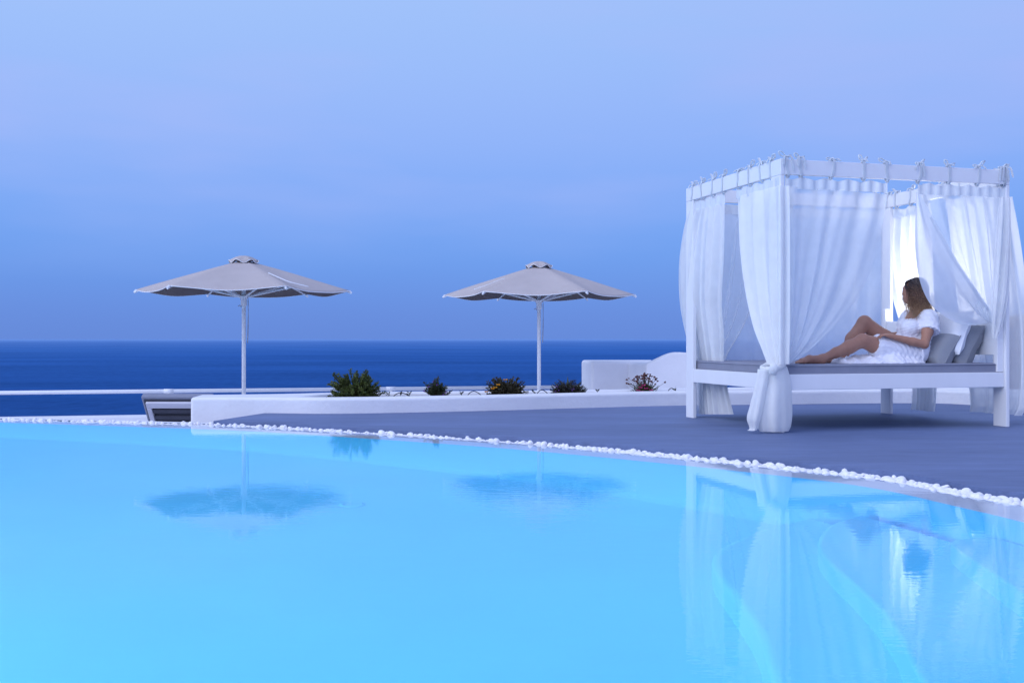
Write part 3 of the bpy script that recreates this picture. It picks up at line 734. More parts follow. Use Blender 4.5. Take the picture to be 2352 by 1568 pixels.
# ------------------------------------------------------------------ person (one continuous surface from a distance field)
class Field:
    def __init__(s, lo, hi, h):
        s.h = h; s.lo = np.array(lo); s.n = np.ceil((np.array(hi)-s.lo)/h).astype(int)+1
        s.F = np.full(s.n, .3, np.float32)
    def block(s, lo, hi):
        a = np.clip(((np.array(lo)-s.lo)/s.h).astype(int), 0, s.n-1); b = np.clip(((np.array(hi)-s.lo)/s.h).astype(int)+2, 1, s.n)
        g = np.meshgrid(*[s.lo[i]+s.h*np.arange(a[i], b[i]) for i in range(3)], indexing='ij')
        return tuple(slice(a[i], b[i]) for i in range(3)), np.stack(g, -1).astype(np.float32)
    def join(s, sl, d, k):
        f = s.F[sl]
        if k <= 0: s.F[sl] = np.minimum(f, d); return
        hh = np.clip(.5+.5*(f-d)/k, 0, 1)
        s.F[sl] = f*(1-hh)+d*hh-k*hh*(1-hh)
    def cone(s, a, b, ra, rb, k=.03, sq=None, clip=None):
        a, b = np.array(a, np.float32), np.array(b, np.float32); m = max(ra, rb)+.07
        sl, P = s.block(np.minimum(a, b)-m, np.maximum(a, b)+m)
        ba = b-a; t = np.clip(((P-a)@ba)/(ba@ba+1e-9), 0, 1)
        d = np.linalg.norm(P-(a+t[..., None]*ba), axis=-1)-(ra+(rb-ra)*t)
        if clip is not None:
            n_, off_ = np.array(clip[0], np.float32), clip[1]
            d = np.maximum(d, (P@n_)-off_)
        s.join(sl, d, k)
    def chain(s, pts, rr, k=.03):
        for i in range(len(pts)-1): s.cone(pts[i], pts[i+1], rr[i], rr[i+1], k)
    def ell(s, c, r_, k=.03, rot=None):
        c, r_ = np.array(c, np.float32), np.array(r_, np.float32); m = r_.max()+.06
        sl, P = s.block(c-m, c+m); q = P-c
        if rot is not None: q = q @ np.array(rot, np.float32)
        d = (np.linalg.norm(q/r_, axis=-1)-1)*r_.min()
        s.join(sl, d, k)
    def mesh(s):
        F = s.F; ins = F < 0
        n = s.n
        c = np.zeros(n-1, int)
        for dx in (0, 1):
            for dy in (0, 1):
                for dz in (0, 1): c += ins[dx:n[0]-1+dx, dy:n[1]-1+dy, dz:n[2]-1+dz]
        act = (c > 0) & (c < 8)
        idx = -np.ones(n-1, int); I = np.argwhere(act); idx[act] = np.arange(len(I))
        acc = np.zeros((len(I), 3)); cnt = np.zeros(len(I))
        cor = [(dx, dy, dz) for dx in (0, 1) for dy in (0, 1) for dz in (0, 1)]
        vals = {k_: F[I[:, 0]+k_[0], I[:, 1]+k_[1], I[:, 2]+k_[2]] for k_ in cor}
        for a in cor:
            for ax in range(3):
                if a[ax] == 0:
                    b = list(a); b[ax] = 1; b = tuple(b)
                    va_, vb_ = vals[a], vals[b]; cr_ = (va_ < 0) != (vb_ < 0)
                    t = va_/(va_-vb_+1e-12)
                    P = np.tile(np.array(a, float), (len(I), 1)); P[:, ax] += t
                    acc[cr_] += P[cr_]; cnt[cr_] += 1
        V = s.lo+s.h*(I+acc/np.maximum(cnt, 1)[:, None])
        faces = []
        for ax in range(3):
            u_, w_ = [(1, 2), (2, 0), (0, 1)][ax]
            sl0 = [slice(None)]*3; sl1 = [slice(None)]*3; sl0[ax] = slice(0, -1); sl1[ax] = slice(1, None)
            A_, B_ = ins[tuple(sl0)], ins[tuple(sl1)]
            for E_, flip in ((A_ & ~B_, False), (~A_ & B_, True)):
                Q = np.argwhere(E_)
                Q = Q[(Q[:, u_] > 0) & (Q[:, w_] > 0) & (Q[:, u_] < n[u_]-1) & (Q[:, w_] < n[w_]-1)]
                o = np.zeros(3, int)
                def at_(du, dw):
                    q = Q.copy(); q[:, u_] += du; q[:, w_] += dw
                    return idx[q[:, 0], q[:, 1], q[:, 2]]
                q4 = np.stack([at_(-1, -1), at_(0, -1), at_(0, 0), at_(-1, 0)], 1)
                if flip: q4 = q4[:, ::-1]
                faces.append(q4)
        faces = np.vstack(faces); faces = faces[(faces >= 0).all(1)]
        return V, faces
def field_obj(fl, name, m, parent, smooth_it=2):
    V, Fc = fl.mesh()
    # a little laplacian smoothing
    for _ in range(smooth_it):
        acc = np.zeros_like(V); cnt = np.zeros(len(V))
        for k in range(4):
            np.add.at(acc, Fc[:, k], V[Fc[:, (k+1) % 4]]); np.add.at(cnt, Fc[:, k], 1)
        V = V*.5+.5*acc/np.maximum(cnt, 1)[:, None]
    me = bpy.data.meshes.new(name)
    me.from_pydata(V.tolist(), [], Fc.tolist()); me.update(); me.shade_smooth()
    o = bpy.data.objects.new(name, me); COL.objects.link(o); me.materials.append(m)
    if parent: o.parent = parent
    return o
person = bthing('person', 'woman in a short white dress reclining on the mattress with knees bent', 'person')
MZ = .533
lo = (.05, -.05, .50); hi = (2.02, .85, 1.36)
body = Field(lo, hi, .0062)
def J(a, b_, v): return np.array(zp(a, b_, v))
def seat(p, r): p = p.copy(); p[2] = max(p[2], MZ+r-.004); return p
# legs
nh, nk, na = seat(J(1470, 1045, .30), .085), J(893, 868, .27), J(425, 1078, .27)
ncalf = J(735, 945, .27); nth = J(1100, 945, .285)
body.chain([nh, nth, nk], [.095, .078, .056], .03)
body.chain([nk, ncalf, (ncalf+na)/2, na], [.054, .054, .041, .030], .025)
hel = seat(J(418, 1122, .27), .027)
fh, fk, fa_ = seat(J(1420, 1020, .46), .085), J(915, 655, .44), seat(J(655, 1085, .44), .032)
fth = J(1140, 850, .455); fcalf = J(770, 850, .45)
body.chain([fh, fth, fk], [.095, .078, .057], .03)
body.chain([fk, fcalf, (fcalf+fa_)/2, fa_], [.055, .054, .042, .031], .025)
fhel = seat(J(680, 1122, .44), .027)
def foot(ank, heel, toe, lat):
    """heel, arch, ball and five separate toes"""
    heel, toe = np.array(heel), np.array(toe); d = toe-heel; d /= np.linalg.norm(d)
    latv = np.array((0, lat, 0.0))
    body.cone(ank, heel, .030, .029, .02)
    mid = heel+(toe-heel)*.52; mid[2] = MZ+.040; ball = heel+(toe-heel)*.80; ball[2] = MZ+.021
    body.cone(ank, mid, .031, .026, .025); body.cone(heel, ball-latv*.018, .026, .019, .02)
    body.cone(mid, ball, .027, .021, .02); body.cone(mid, ball+latv*.026, .024, .018, .02); body.cone(ball-latv*.012, ball+latv*.026, .02, .018, .015)
    for i in range(5):
        b0 = ball+latv*(-.020+.0135*i); b0[2] = MZ+.015
        ln_ = [.050, .046, .040, .034, .027][i]
        t1 = b0+d*ln_*.55; t1[2] = MZ+.018; t2 = b0+d*ln_; t2[2] = MZ+.010
        rr = [.0115, .0085, .008, .0078, .0075][i]
        body.cone(b0, t1, rr+.002, rr, .006); body.cone(t1, t2, rr, rr*.85, .002)
foot(na, hel, seat(J(125, 1128, .25), .014), -1)
foot(fa_, fhel, seat(J(430, 1120, .44), .014), 1)
# pelvis, torso
pel = seat(J(1450, 1030, .38), .11)
body.ell(pel, (.13, .165, .115), .04)
wai, che = J(1500, 875, .38), J(1555, 705, .38)
body.cone(pel, wai, .115, .105, .05); body.cone(wai, che, .105, .115, .05)
ns, fs_ = J(1690, 605, .22), J(1420, 600, .52)
body.cone(ns, fs_, .050, .050, .05); body.cone(che, (ns+fs_)/2, .115, .085, .05)
body.ell(J(1455, 715, .30), (.065, .062, .065), .04); body.ell(J(1415, 715, .43), (.06, .062, .065), .04)
nb, hc = J(1565, 560, .38), J(1497, 285, .385)
body.cone(nb, hc+np.array((.015, 0, -.07)), .054, .047, .03)
# head: skull, jaw, nose, lips, chin, brow, ears; turned toward the sea
hd = np.array((-.93, .36, 0)); hd /= np.linalg.norm(hd); hs = np.array((-hd[1], hd[0], 0))*-1
rot = np.stack([hd, hs, np.array((0, 0, 1.0))], 1)
def H(f, s_, z): return hc+hd*f+hs*s_+np.array((0, 0, z))
body.ell(H(-.012, 0, .022), (.092, .073, .086), .02, rot)
body.ell(H(.028, 0, -.035), (.056, .058, .078), .03, rot)
body.ell(H(.058, 0, -.085), (.024, .026, .020), .02, rot)
body.cone(H(.080, 0, .010), H(.092, 0, -.024), .007, .0095, .010)
body.ell(H(.085, .010, -.028), (.009, .007, .006), .006, rot); body.ell(H(.085, -.010, -.028), (.009, .007, .006), .006, rot)
body.ell(H(.082, 0, -.052), (.011, .020, .0065), .006, rot); body.ell(H(.080, 0, -.063), (.011, .018, .007), .006, rot)
body.ell(H(.074, 0, .026), (.016, .048, .012), .015, rot)
for s_ in (-1, 1):
    body.ell(H(.070, .030*s_, .006), (.014, .015, .012), .008, rot)
    body.ell(H(-.010, .072*s_, -.012), (.020, .010, .030), .008, rot)
# near arm: upper arm, forearm, hand on the raised thigh
ne, nw = J(1622, 915, .15), J(1262, 826, .19)
body.chain([ns, (ns+ne)/2, ne], [.050, .044, .034], .025)
body.chain([ne, ne*.62+nw*.38, nw], [.034, .035, .024], .012)
fe, fw = J(1350, 830, .62), J(1195, 800, .50)
body.chain([fs_, (fs_+fe)/2, fe], [.050, .045, .038], .025); body.chain([fe, fe*.6+fw*.4, fw], [.038, .036, .025], .02)
def hand(wr_, palm_dir, across, curl, thumb_side, base_k=.012):
    d = np.array(palm_dir, float); d /= np.linalg.norm(d)
    a = np.array(across, float); a -= d*(a@d); a /= np.linalg.norm(a); nn = np.array(curl, float); nn -= d*(nn@d)+a*(nn@a); nn /= np.linalg.norm(nn)
    for i in range(4):
        k0 = wr_+d*.03+a*(-.021+.014*i)*.8; k1 = wr_+d*(.080-.004*abs(i-1.2))+a*(-.027+.018*i)
        body.cone(k0, k1, .0165, .0115, .014)
        L_ = [.066, .076, .071, .056][i]
        p0 = k1; dirs = [d*.93+nn*.3, d*.6+nn*.75, d*.25+nn*.95]; q = p0
        for s_, (dd, fr) in enumerate(zip(dirs, (.45, .32, .23))):
            dd = dd/np.linalg.norm(dd)+a*(.06*(i-1.5)); q2 = q+dd*L_*fr
            body.cone(q, q2, [.0095, .0086, .0078][s_], [.0086, .0078, .0068][s_], .0025); q = q2
    t0 = wr_+d*.022+a*thumb_side*.022; t1 = t0+d*.030+a*thumb_side*.020+nn*.008; t2 = t1+d*.028+a*thumb_side*.006+nn*.010; t3 = t2+d*.022+nn*.008
    body.cone(t0, t1, .0155, .0115, .012); body.cone(t1, t2, .0112, .0098, .003); body.cone(t2, t3, .0098, .0075, .003)
hand(nw, J(1085, 785, .225)-nw, (0, 1, .15), (-.2, .1, -1), 1)
hand(fw, J(1060, 775, .40)-fw, (0, 1, .0), (-.4, 0, -1), -1)
field_obj(body, 'body', M['skin'], person, 2)

# --- dress
dr = Field((.55, -.02, .515), (2.0, .82, 1.22), .0062)
dr.cone(pel, wai, .140, .122, .05); dr.ell(pel, (.150, .19, .13), .05)
dr.cone(wai, che, .124, .130, .05); dr.cone(che, (ns+fs_)/2, .128, .092, .05)
dr.cone(ns*.90+fs_*.10, fs_*.90+ns*.10, .072, .070, .05)
dr.ell(J(1450, 718, .30), (.082, .078, .08), .04); dr.ell(J(1405, 718, .43), (.076, .078, .08), .04)
# sleeves flare and end open at mid upper arm
def clip_at(a, b_, f):
    n_ = (b_-a)/np.linalg.norm(b_-a); return (n_, float(n_@(a+(b_-a)*f)))
sl_end = ns+(ne-ns)*.52+np.array((.025, 0, 0))
dr.cone(ns, sl_end, .068, .080, .03, clip=clip_at(ns, ne, .46))
fl_end = fs_+(fe-fs_)*.5; dr.cone(fs_, fl_end, .06, .08, .03, clip=clip_at(fs_, fe, .42))
# skirt over the thighs
kt = J(1075, 930, .285)
dr.cone(nh, J(1080, 935, .285), .120, .099, .04, clip=clip_at(nh, nk, .77))
dr.cone(fh, J(1200, 905, .455), .112, .09, .04, clip=clip_at(fh, fk, .50))
# cloth that falls off the thigh onto the mattress in soft ridges
def on(a, v, z): p_ = J(a, 1100, v); return np.array((p_[0], v, MZ+z))
g = np.meshgrid(*[dr.lo[i]+dr.h*np.arange(dr.n[i]) for i in range(3)], indexing='ij')
X_, Y_, Z_ = g
ua0, ua1 = J(700, 1100, .2)[0], J(1610, 1100, .2)[0]
tu = np.clip((X_-ua0)/(ua1-ua0), 0, 1)
edge = .135+.028*np.sin(9*X_+1)+.012*np.sin(31*X_)+.10*np.clip(.25-tu, 0, 1)
inn = np.clip((Y_-edge)/.11, 0, 1); inn = inn*inn*(3-2*inn)
fold = .5+.5*np.sin(26*X_+22*(Y_-.1)*np.cos(5*X_)+2.2*np.sin(8*X_)); fold2 = .5+.5*np.sin(61*X_-18*Y_+2*np.sin(13*X_+3))
hmx = .030+.075*tu**1.2
hh_ = .006+hmx*inn*(.72+.28*fold)+.016*fold*np.clip(inn*6, 0, 1)*(1-.5*inn)+.006*fold2
lat = np.maximum(np.maximum(edge-Y_, Y_-.46), np.maximum(ua0-X_+.02*np.sin(40*Y_), X_-ua1))
dsk = np.maximum((Z_-(MZ+hh_))*.75, lat)
kk = .02; hq = np.clip(.5+.5*(dr.F-dsk)/kk, 0, 1)
dr.F = (dr.F*(1-hq)+dsk*hq-kk*hq*(1-hq)).astype(np.float32)
# wrinkles: pulled folds across the bodice and creases toward the lap
w1 = np.sin(46*X_+60*Z_+3.0*np.sin(13*X_-8*Z_+5*Y_)+2*np.sin(23*Y_)); w2 = np.sin(78*Z_-52*X_+3.5*np.sin(19*Z_+7*X_)+26*Y_)
w3 = np.sin(120*X_+30*Z_+4*np.sin(33*Z_+12*Y_))
env = .5+.5*np.sin(11*X_+9*Z_+7*Y_)
dr.F += (.0066*(np.abs(w1)-.55)*env+.0050*(np.abs(w2)-.55)*(1-env)+.0016*w3).astype(np.float32)
dr.F = np.maximum(dr.F, ((MZ-.002)-Z_).astype(np.float32))
# open neckline
nkp = J(1450, 575, .38); dr.F = np.maximum(dr.F, (.055-np.sqrt((X_-nkp[0])**2+((Y_-.36)/1.3)**2+((Z_-nkp[2])/.9)**2)).astype(np.float32))
field_obj(dr, 'dress', M['dress'], person, 1)
st_ = J(1600, 970, .13)
MB().tube([st_, J(1608, 1030, .125), J(1600, 1085, .12), J(1606, 1150, .12)], .004, 6).tube([st_, J(1592, 1040, .125), J(1604, 1100, .12)], .0035, 6).build('waist_tie', M['dress'], person, smooth=True)

# --- hair: cap and long wavy strands, dark at the root, sun-bleached at the ends
m, nt, out = newmat('brown_hair')
tc = N(nt, 'ShaderNodeTexCoord'); sp = N(nt, 'ShaderNodeSeparateXYZ'); L(nt, tc.outputs['Object'], sp.inputs[0])
zmid = float(hc[2])
mr = N(nt, 'ShaderNodeMapRange'); mr.inputs[1].default_value = zmid-.24; mr.inputs[2].default_value = zmid+.08; L(nt, sp.outputs[2], mr.inputs[0])
nz = N(nt, 'ShaderNodeTexNoise', Scale=85.0, Detail=3.0); L(nt, tc.outputs['Object'], nz.inputs['Vector'])
ad = N(nt, 'ShaderNodeMath', operation='MULTIPLY_ADD'); ad.inputs[1].default_value = 1.1; L(nt, nz.outputs[0], ad.inputs[0])
sb = N(nt, 'ShaderNodeMath', operation='SUBTRACT'); L(nt, mr.outputs[0], sb.inputs[0]); sb.inputs[1].default_value = .56; L(nt, sb.outputs[0], ad.inputs[2])
rp = N(nt, 'ShaderNodeValToRGB'); cr = rp.color_ramp; cr.elements.new(.5)
for e, (p_, c_) in zip(cr.elements, [(0.2, (.46, .28, .16)), (.52, (.20, .11, .07)), (.92, (.028, .017, .016))]): e.position = p_; e.color = (*c_, 1)
L(nt, ad.outputs[0], rp.inputs[0])
p = N(nt, 'ShaderNodeBsdfPrincipled', Roughness=.42); L(nt, rp.outputs[0], p.inputs['Base Color']); p.inputs['Specular IOR Level'].default_value = .35
L(nt, p.outputs[0], out.inputs[0]); M['hair'] = m
hf = Field((1.05, .12, .85), (1.95, .72, 1.40), .006)
hf.ell(H(-.024, 0, .030), (.094, .083, .086), .02, rot)
hf.ell(H(-.045, 0, -.03), (.075, .082, .09), .03, rot)
for (a, b_, v, r_) in [(1540, 380, .335, .062), (1560, 470, .33, .06), (1600, 520, .33, .05), (1530, 520, .31, .045)]:
    hf.ell(J(a, b_, v), (r_, r_*.8, r_*1.1), .04)
hf.ell(J(1560, 430, .45), (.06, .05, .09), .04)
cut = H(.065, 0, -.02)
gx = np.meshgrid(*[hf.lo[i]+hf.h*np.arange(hf.n[i]) for i in range(3)], indexing='ij')
fr_ = (gx[0]-hc[0])*hd[0]+(gx[1]-hc[1])*hd[1]
hf.F = np.maximum(hf.F, np.where(gx[2] < hc[2]+.055, fr_-.030, fr_-.2).astype(np.float32))
hf.F += (.003*np.sin(260*gx[0]+40*gx[2])+.002*np.sin(420*gx[1]-60*gx[2])).astype(np.float32)
hair = field_obj(hf, 'hair', M['hair'], person, 1)
mb = MB()
rh = random.Random(3)
for i in range(950):
    s_ = rh.uniform(-1, 1)
    near = rh.random() < .8
    f0 = rh.uniform(-.085, .042); 
    root = H(f0, rh.uniform(-.02, .02), .020+.094*math.sqrt(max(0.02, 1-((f0+.024)/.10)**2)))
    sd_s = -1 if near else 1                      # strand falls on the camera side or the far side
    # camera side is the smaller v
    side_v = hs*(1 if hs[1] < 0 else -1)*(1 if near else -1)
    fx = f0*.9+rh.uniform(-.01, .012)
    if f0 > .02: fx += rh.uniform(0, .022)
    mid1 = H(fx+.006, 0, .03)+side_v*(.086+rh.uniform(0, .010))
    mid2 = H(fx*.95+.004+rh.uniform(-.014, .016), 0, -.07)+side_v*(.088+rh.uniform(0, .024))
    q = rh.random()
    ex = 1385+ (f0*-1+.055)/.14*370 + rh.uniform(-45, 45)
    ey = rh.uniform(430, 640) - max(0, ex-1600)*.40 - max(0, 1450-ex)*.3
    if rh.random() < .2: ey -= rh.uniform(40, 130)
    end = J(ex, ey, (.27 if near else .47)+rh.uniform(-.02, .03))
    mid3 = (np.array(mid2)+end)/2+np.array((rh.uniform(-.015, .012), rh.uniform(-.012, .005), rh.uniform(-.01, .02)))
    P = crom([root, mid1, mid2, mid3, end], 7)
    ph, am = rh.uniform(0, 6.28), rh.uniform(.005, .014)
    for k in range(len(P)):
        t = k/(len(P)-1)
        P[k] += np.array((math.sin(t*19+ph), .6*math.cos(t*16+ph), 0))*am*t
    r0 = rh.uniform(.0010, .0026)
    mb.tube([tuple(x) for x in P], [r0*(1-.75*(k/(len(P)-1))**2) for k in range(len(P))], 4, cap=False)
for i in range(26):    # fringe blowing over the cheek
    root = H(rh.uniform(.02, .06), rh.uniform(-.03, .01), .095)
    ex, ey = rh.uniform(1395, 1470), rh.uniform(260, 560)
    P = crom([root, H(.082, 0, .055)+side_v*0+hs*(1 if hs[1] < 0 else -1)*rh.uniform(.02, .06), J(ex+10, (ey+230)/2, .31), J(ex, ey, .31)], 6)
    mb.tube([tuple(x) for x in P], [.0022*(1-.7*k/(len(P)-1)) for k in range(len(P))], 4, cap=False)
o = mb.build('hair_strands', M['hair'], hair, smooth=True)

# ------------------------------------------------------------------ planter wall with plants
front = [(-3.197, 10.6), (-2.42, 10.58), (-1.656, 10.51), (-.338, 10.89), (.8, 11.38), (1.845, 11.77), (3.168, 12.0), (3.878, 12.15), (4.75, 12.2), (5.08, 11.9), (5.2, 11.3), (5.28, 10.86), (5.6, 10.2), (7.5, 8.8), (11, 8.0)]
back = [(-3.25, 11.10), (-2.42, 11.32), (-1.66, 11.72), (-.3, 11.98), (1.0, 12.25), (1.9, 12.58), (3.2, 12.95), (4.6, 13.1), (5.6, 12.6), (6.2, 11.6), (7.0, 10.9), (11.3, 9.4)]
fl_ = [tuple(p) for p in crom(front, 6)]; bl_ = [tuple(p) for p in crom(back, 6)]
fi_ = offs(fl_, .20); bi_ = offs(bl_, -.24)
fi_ = [p for p in fi_ if p[0] > -2.2]; bi_ = [p for p in bi_ if p[0] > -2.0]
planter = empty('planter', (0, 0, 0), 0, 'low white plastered planter wall curving along the back of the grey deck', 'planter')
def ring_wall(outer, inner, z0, z1, zin):
    bm = bmesh.new()
    vo = [bm.verts.new((x, y, z1)) for x, y in outer]; vi = [bm.verts.new((x, y, z1)) for x, y in inner]
    eo = [bm.edges.new((vo[i], vo[(i+1) % len(vo)])) for i in range(len(vo))]; ei = [bm.edges.new((vi[i], vi[(i+1) % len(vi)])) for i in range(len(vi))]
    bmesh.ops.triangle_fill(bm, use_beauty=True, use_dissolve=True, edges=eo+ei)
    for f in bm.faces:
        f.normal_update()
        if f.normal.z < 0: f.normal_flip()
    def skirt(vl, z, flip):
        lo_ = [bm.verts.new((v.co.x, v.co.y, z)) for v in vl]
        for i in range(len(vl)):
            j = (i+1) % len(vl); q = (vl[i], lo_[i], lo_[j], vl[j])
            bm.faces.new(tuple(reversed(q)) if flip else q)
    skirt(vo, z0, False); skirt(vi, zin, True)
    bmesh.ops.recalc_face_normals(bm, faces=list(bm.faces))
    bm.verts.index_update()
    m_ = MB().add([tuple(v.co) for v in bm.verts], [tuple(v.index for v in f.verts) for f in bm.faces]); bm.free(); return m_
outer = ccw(fl_ + list(reversed(bl_))); inner = ccw(fi_ + list(reversed(bi_)))
ring_wall(outer, inner, -.75, .155, .02).build('planter_wall', M['plaster'], planter, bevel=.035, seg=4)
mb = MB().add([(x, y, .075) for x, y in inner], [tuple(range(len(inner)))]); mb.build('soil', M['soil'], planter)
SOIL = .07

def leaf_quads(mb, pos, direc, ln_, wd, rnd):
    d = Vector(direc).normalized(); s_ = d.cross(Vector((rnd.uniform(-1, 1), rnd.uniform(-1, 1), rnd.uniform(-1, 1))))
    s_ = s_.normalized() if s_.length > 1e-5 else Vector((1, 0, 0)); nn = d.cross(s_)
    p = Vector(pos)
    mb.add([p, p+d*ln_*.45+s_*wd/2+nn*ln_*.05, p+d*ln_, p+d*ln_*.45-s_*wd/2+nn*ln_*.05], [(0, 1, 2, 3)])
def plant(name, label, cx, cy_px_top, d, wpx, hpx, kind, seed):
    rnd = random.Random(seed)
    sc_ = d/FPX; X = (cx-CX)*sc_
    w_, h_ = wpx*sc_/2, EYE-(cy_px_top-EY)*sc_-SOIL
    e = empty(name, (X, d, SOIL), 0, label, 'plant', 'plants growing in the white planter')
    stem, fol = MB(), MB()
    if kind == 'yew':
        for i in range(230):
            a = rnd.uniform(0, 2*PI); el = math.acos(rnd.uniform(-.02, 1))
            rr = rnd.uniform(.66, 1.0)*(1+.16*math.sin(3*a+el*4+1))
            tip = Vector((w_*rr*math.sin(el)**.8*math.cos(a), w_*.8*rr*math.sin(el)**.8*math.sin(a), h_*min(1.04, rr*1.02)*math.cos(el)**.75 if el < 1.5 else .02))
            if tip.x < -w_*.5: tip.z *= 1.05
            mid = tip*.55+Vector((0, 0, h_*.06))
            stem.tube([(0, 0, 0), tuple(mid), tuple(tip)], [.006, .004, .002], 5)
            for t in range(8):
                f = .45+.55*t/7
                b0 = mid.lerp(tip, (f-.45)/.55)
                for q in range(12 if t > 4 else 7):
                    dv = (tip-mid).normalized()*rnd.uniform(.2, 1)+Vector((rnd.uniform(-1, 1), rnd.uniform(-1, 1), rnd.uniform(-.5, 1)))*.8
                    leaf_quads(fol, b0+Vector((rnd.uniform(-1, 1), rnd.uniform(-1, 1), rnd.uniform(-1, 1)))*.008, dv, rnd.uniform(.018, .031), .010, rnd)
        m_ = M['leaf_green']
    elif kind in ('sprig', 'brown', 'purple'):
        nb_ = {'sprig': 95, 'brown': 210, 'purple': 190}[kind]
        for i in range(nb_):
            a = rnd.uniform(0, 2*PI); el = math.acos(rnd.uniform(.0, 1))
            rr = rnd.uniform(.6, 1.0)*(1+.15*math.sin(4*a+seed))
            tip = Vector((w_*rr*math.sin(el)**.8*math.cos(a), w_*.75*rr*math.sin(el)**.8*math.sin(a), h_*rr*math.cos(el)**.75+.012))
            mid = tip*.5+Vector((0, 0, h_*.08))
            stem.tube([(0, 0, 0), tuple(mid), tuple(tip)], [.0035, .0025, .0012], 4)
            for t in range(9):
                b0 = mid.lerp(tip, t/8) if t else mid*.8
                for q in range(4):
                    dv = (tip-mid).normalized()*.6+Vector((rnd.uniform(-1, 1), rnd.uniform(-1, 1), rnd.uniform(-.4, .9)))
                    leaf_quads(fol, b0, dv, rnd.uniform(.018, .036) if kind != 'purple' else rnd.uniform(.02, .04), .013 if kind == 'brown' else .008, rnd)
        m_ = M[{'sprig': 'leaf_dark', 'brown': 'leaf_brown', 'purple': 'leaf_purple'}[kind]]
    else:                                            # dried flower heads on long stalks above a loose tuft
        heads = []
        for i in range(72):
            a = rnd.uniform(0, 2*PI); el = rnd.uniform(.0, 1.15); rr = rnd.uniform(.80, 1.0)
            tip = Vector((w_*rr*math.sin(el)*math.cos(a)/.87, w_*.6*rr*math.sin(el)*math.sin(a), h_*rr*math.cos(el*.85)))
            mid = tip*.5+Vector((rnd.uniform(-.01, .01), 0, h_*.05))
            stem.tube([(0, 0, 0), tuple(mid), tuple(tip)], [.0022, .0016, .0011], 4); heads.append(tip)
            for t in range(7):
                b0 = Vector((0, 0, 0)).lerp(mid, .3+.1*t)
                for q in range(3):
                    leaf_quads(fol, b0, (tip.normalized()+Vector((rnd.uniform(-1, 1), rnd.uniform(-1, 1), rnd.uniform(-.3, .5)))), rnd.uniform(.02, .042), .007, rnd)
        for i in range(420):
            a = rnd.uniform(0, 2*PI); q = rnd.uniform(0, .62)
            leaf_quads(fol, (w_*q*math.cos(a), w_*.5*q*math.sin(a), rnd.uniform(.0, .45)*h_), (math.cos(a)*q, math.sin(a)*q, rnd.uniform(.3, 1)), rnd.uniform(.03, .06), .008, rnd)
        m_ = M['leaf_pale']
    stem.build('stem', M['stem'], e); fol.build('foliage', m_, e)
    def bloom(p_, r_, mat_, flat=True):
        mbf = MB()
        for k in range(12):
            a = 2*PI*k/12
            if flat: leaf_quads(mbf, p_, (math.cos(a), math.sin(a)*.7-.35, .35+.3*math.sin(3*a)), r_, r_*.45, rnd)
            else: leaf_quads(mbf, p_, (math.cos(a), math.sin(a), rnd.uniform(-.8, 1)), r_, r_*.7, rnd)
        return mbf.build('flower', mat_, e)
    if kind == 'brown':
        for (fx, fz) in ((-.62, .55), (-.50, .60), (-.02, .93), (-.92, .42), (-.36, .72)): bloom((fx*w_, -w_*.55, fz*h_), .026, M['fl_yellow'])
    if kind == 'sprig':
        for (fx, fz) in ((-.15, .93), (.1, .8), (.72, .45), (-.8, .5), (-.5, .7), (.55, .35)): bloom((fx*w_, -w_*.5, fz*h_), .014, M['fl_purple'], False)
    if kind == 'purple':
        for k in range(16): bloom((rnd.uniform(-.85, .75)*w_, -w_*rnd.uniform(.3, .7), rnd.uniform(.25, .85)*h_), .010, M['fl_purple'], False)
        g_ = MB()
        for (x_, h2, l_) in ((-.02, 1.42, .0), (.42, 1.15, .06), (.2, .9, -.05)):
            g_.add([(x_*w_-.008, 0, h_*.3), (x_*w_+.008, 0, h_*.3), (x_*w_+.010+l_*.5, 0, h_*h2*.75), (x_*w_+l_, -.005, h_*h2), (x_*w_-.010+l_*.5, 0, h_*h2*.75)], [(0, 1, 2, 3, 4)])
        g_.build('blade', M['leaf_pale'], e)
    if kind == 'heads':
        for tip in heads:
            f_ = MB(); r_ = rnd.uniform(.008, .0125)
            f_.lathe([(.0008, -r_*.7), (r_*.9, -r_*.4), (r_, r_*.2), (r_*.6, r_*.7), (.0008, r_*.85)], tuple(tip), 7)
            for k in range(7): leaf_quads(f_, tip, (rnd.uniform(-1, 1), rnd.uniform(-1, 1), rnd.uniform(-.4, 1)), r_*1.6, r_*.8, rnd)
            f_.build('flower_head', M['fl_brown'], e)
        for (fx, fz) in ((-.25, .42), (-.10, .50), (.02, .38), (-.35, .30), (-.2, .25), (.25, .32)): bloom((fx*w_, -w_*.5, fz*h_), .030, M['fl_pink'])
    return e
plant('shrub', 'bushy dark green evergreen shrub, biggest plant in the white planter', 815, 853, 10.95, 128, 64, 'yew', 1)
plant('flowering_plant', 'small upright dark plant with a few purple flowers in the planter', 1002, 872, 11.2, 66, 38, 'sprig', 2)
plant('flowering_plant', 'dark brownish plant with yellow flowers on its left side', 1162, 868, 11.42, 96, 38, 'brown', 3)
plant('flowering_plant', 'low spreading purple plant with one upright green blade', 1305, 879, 11.70, 88, 30, 'purple', 4)
plant('flowering_plant', 'loose tuft of dried brown flower heads on stalks with pink blooms', 1480, 856, 12.05, 96, 48, 'heads', 5)
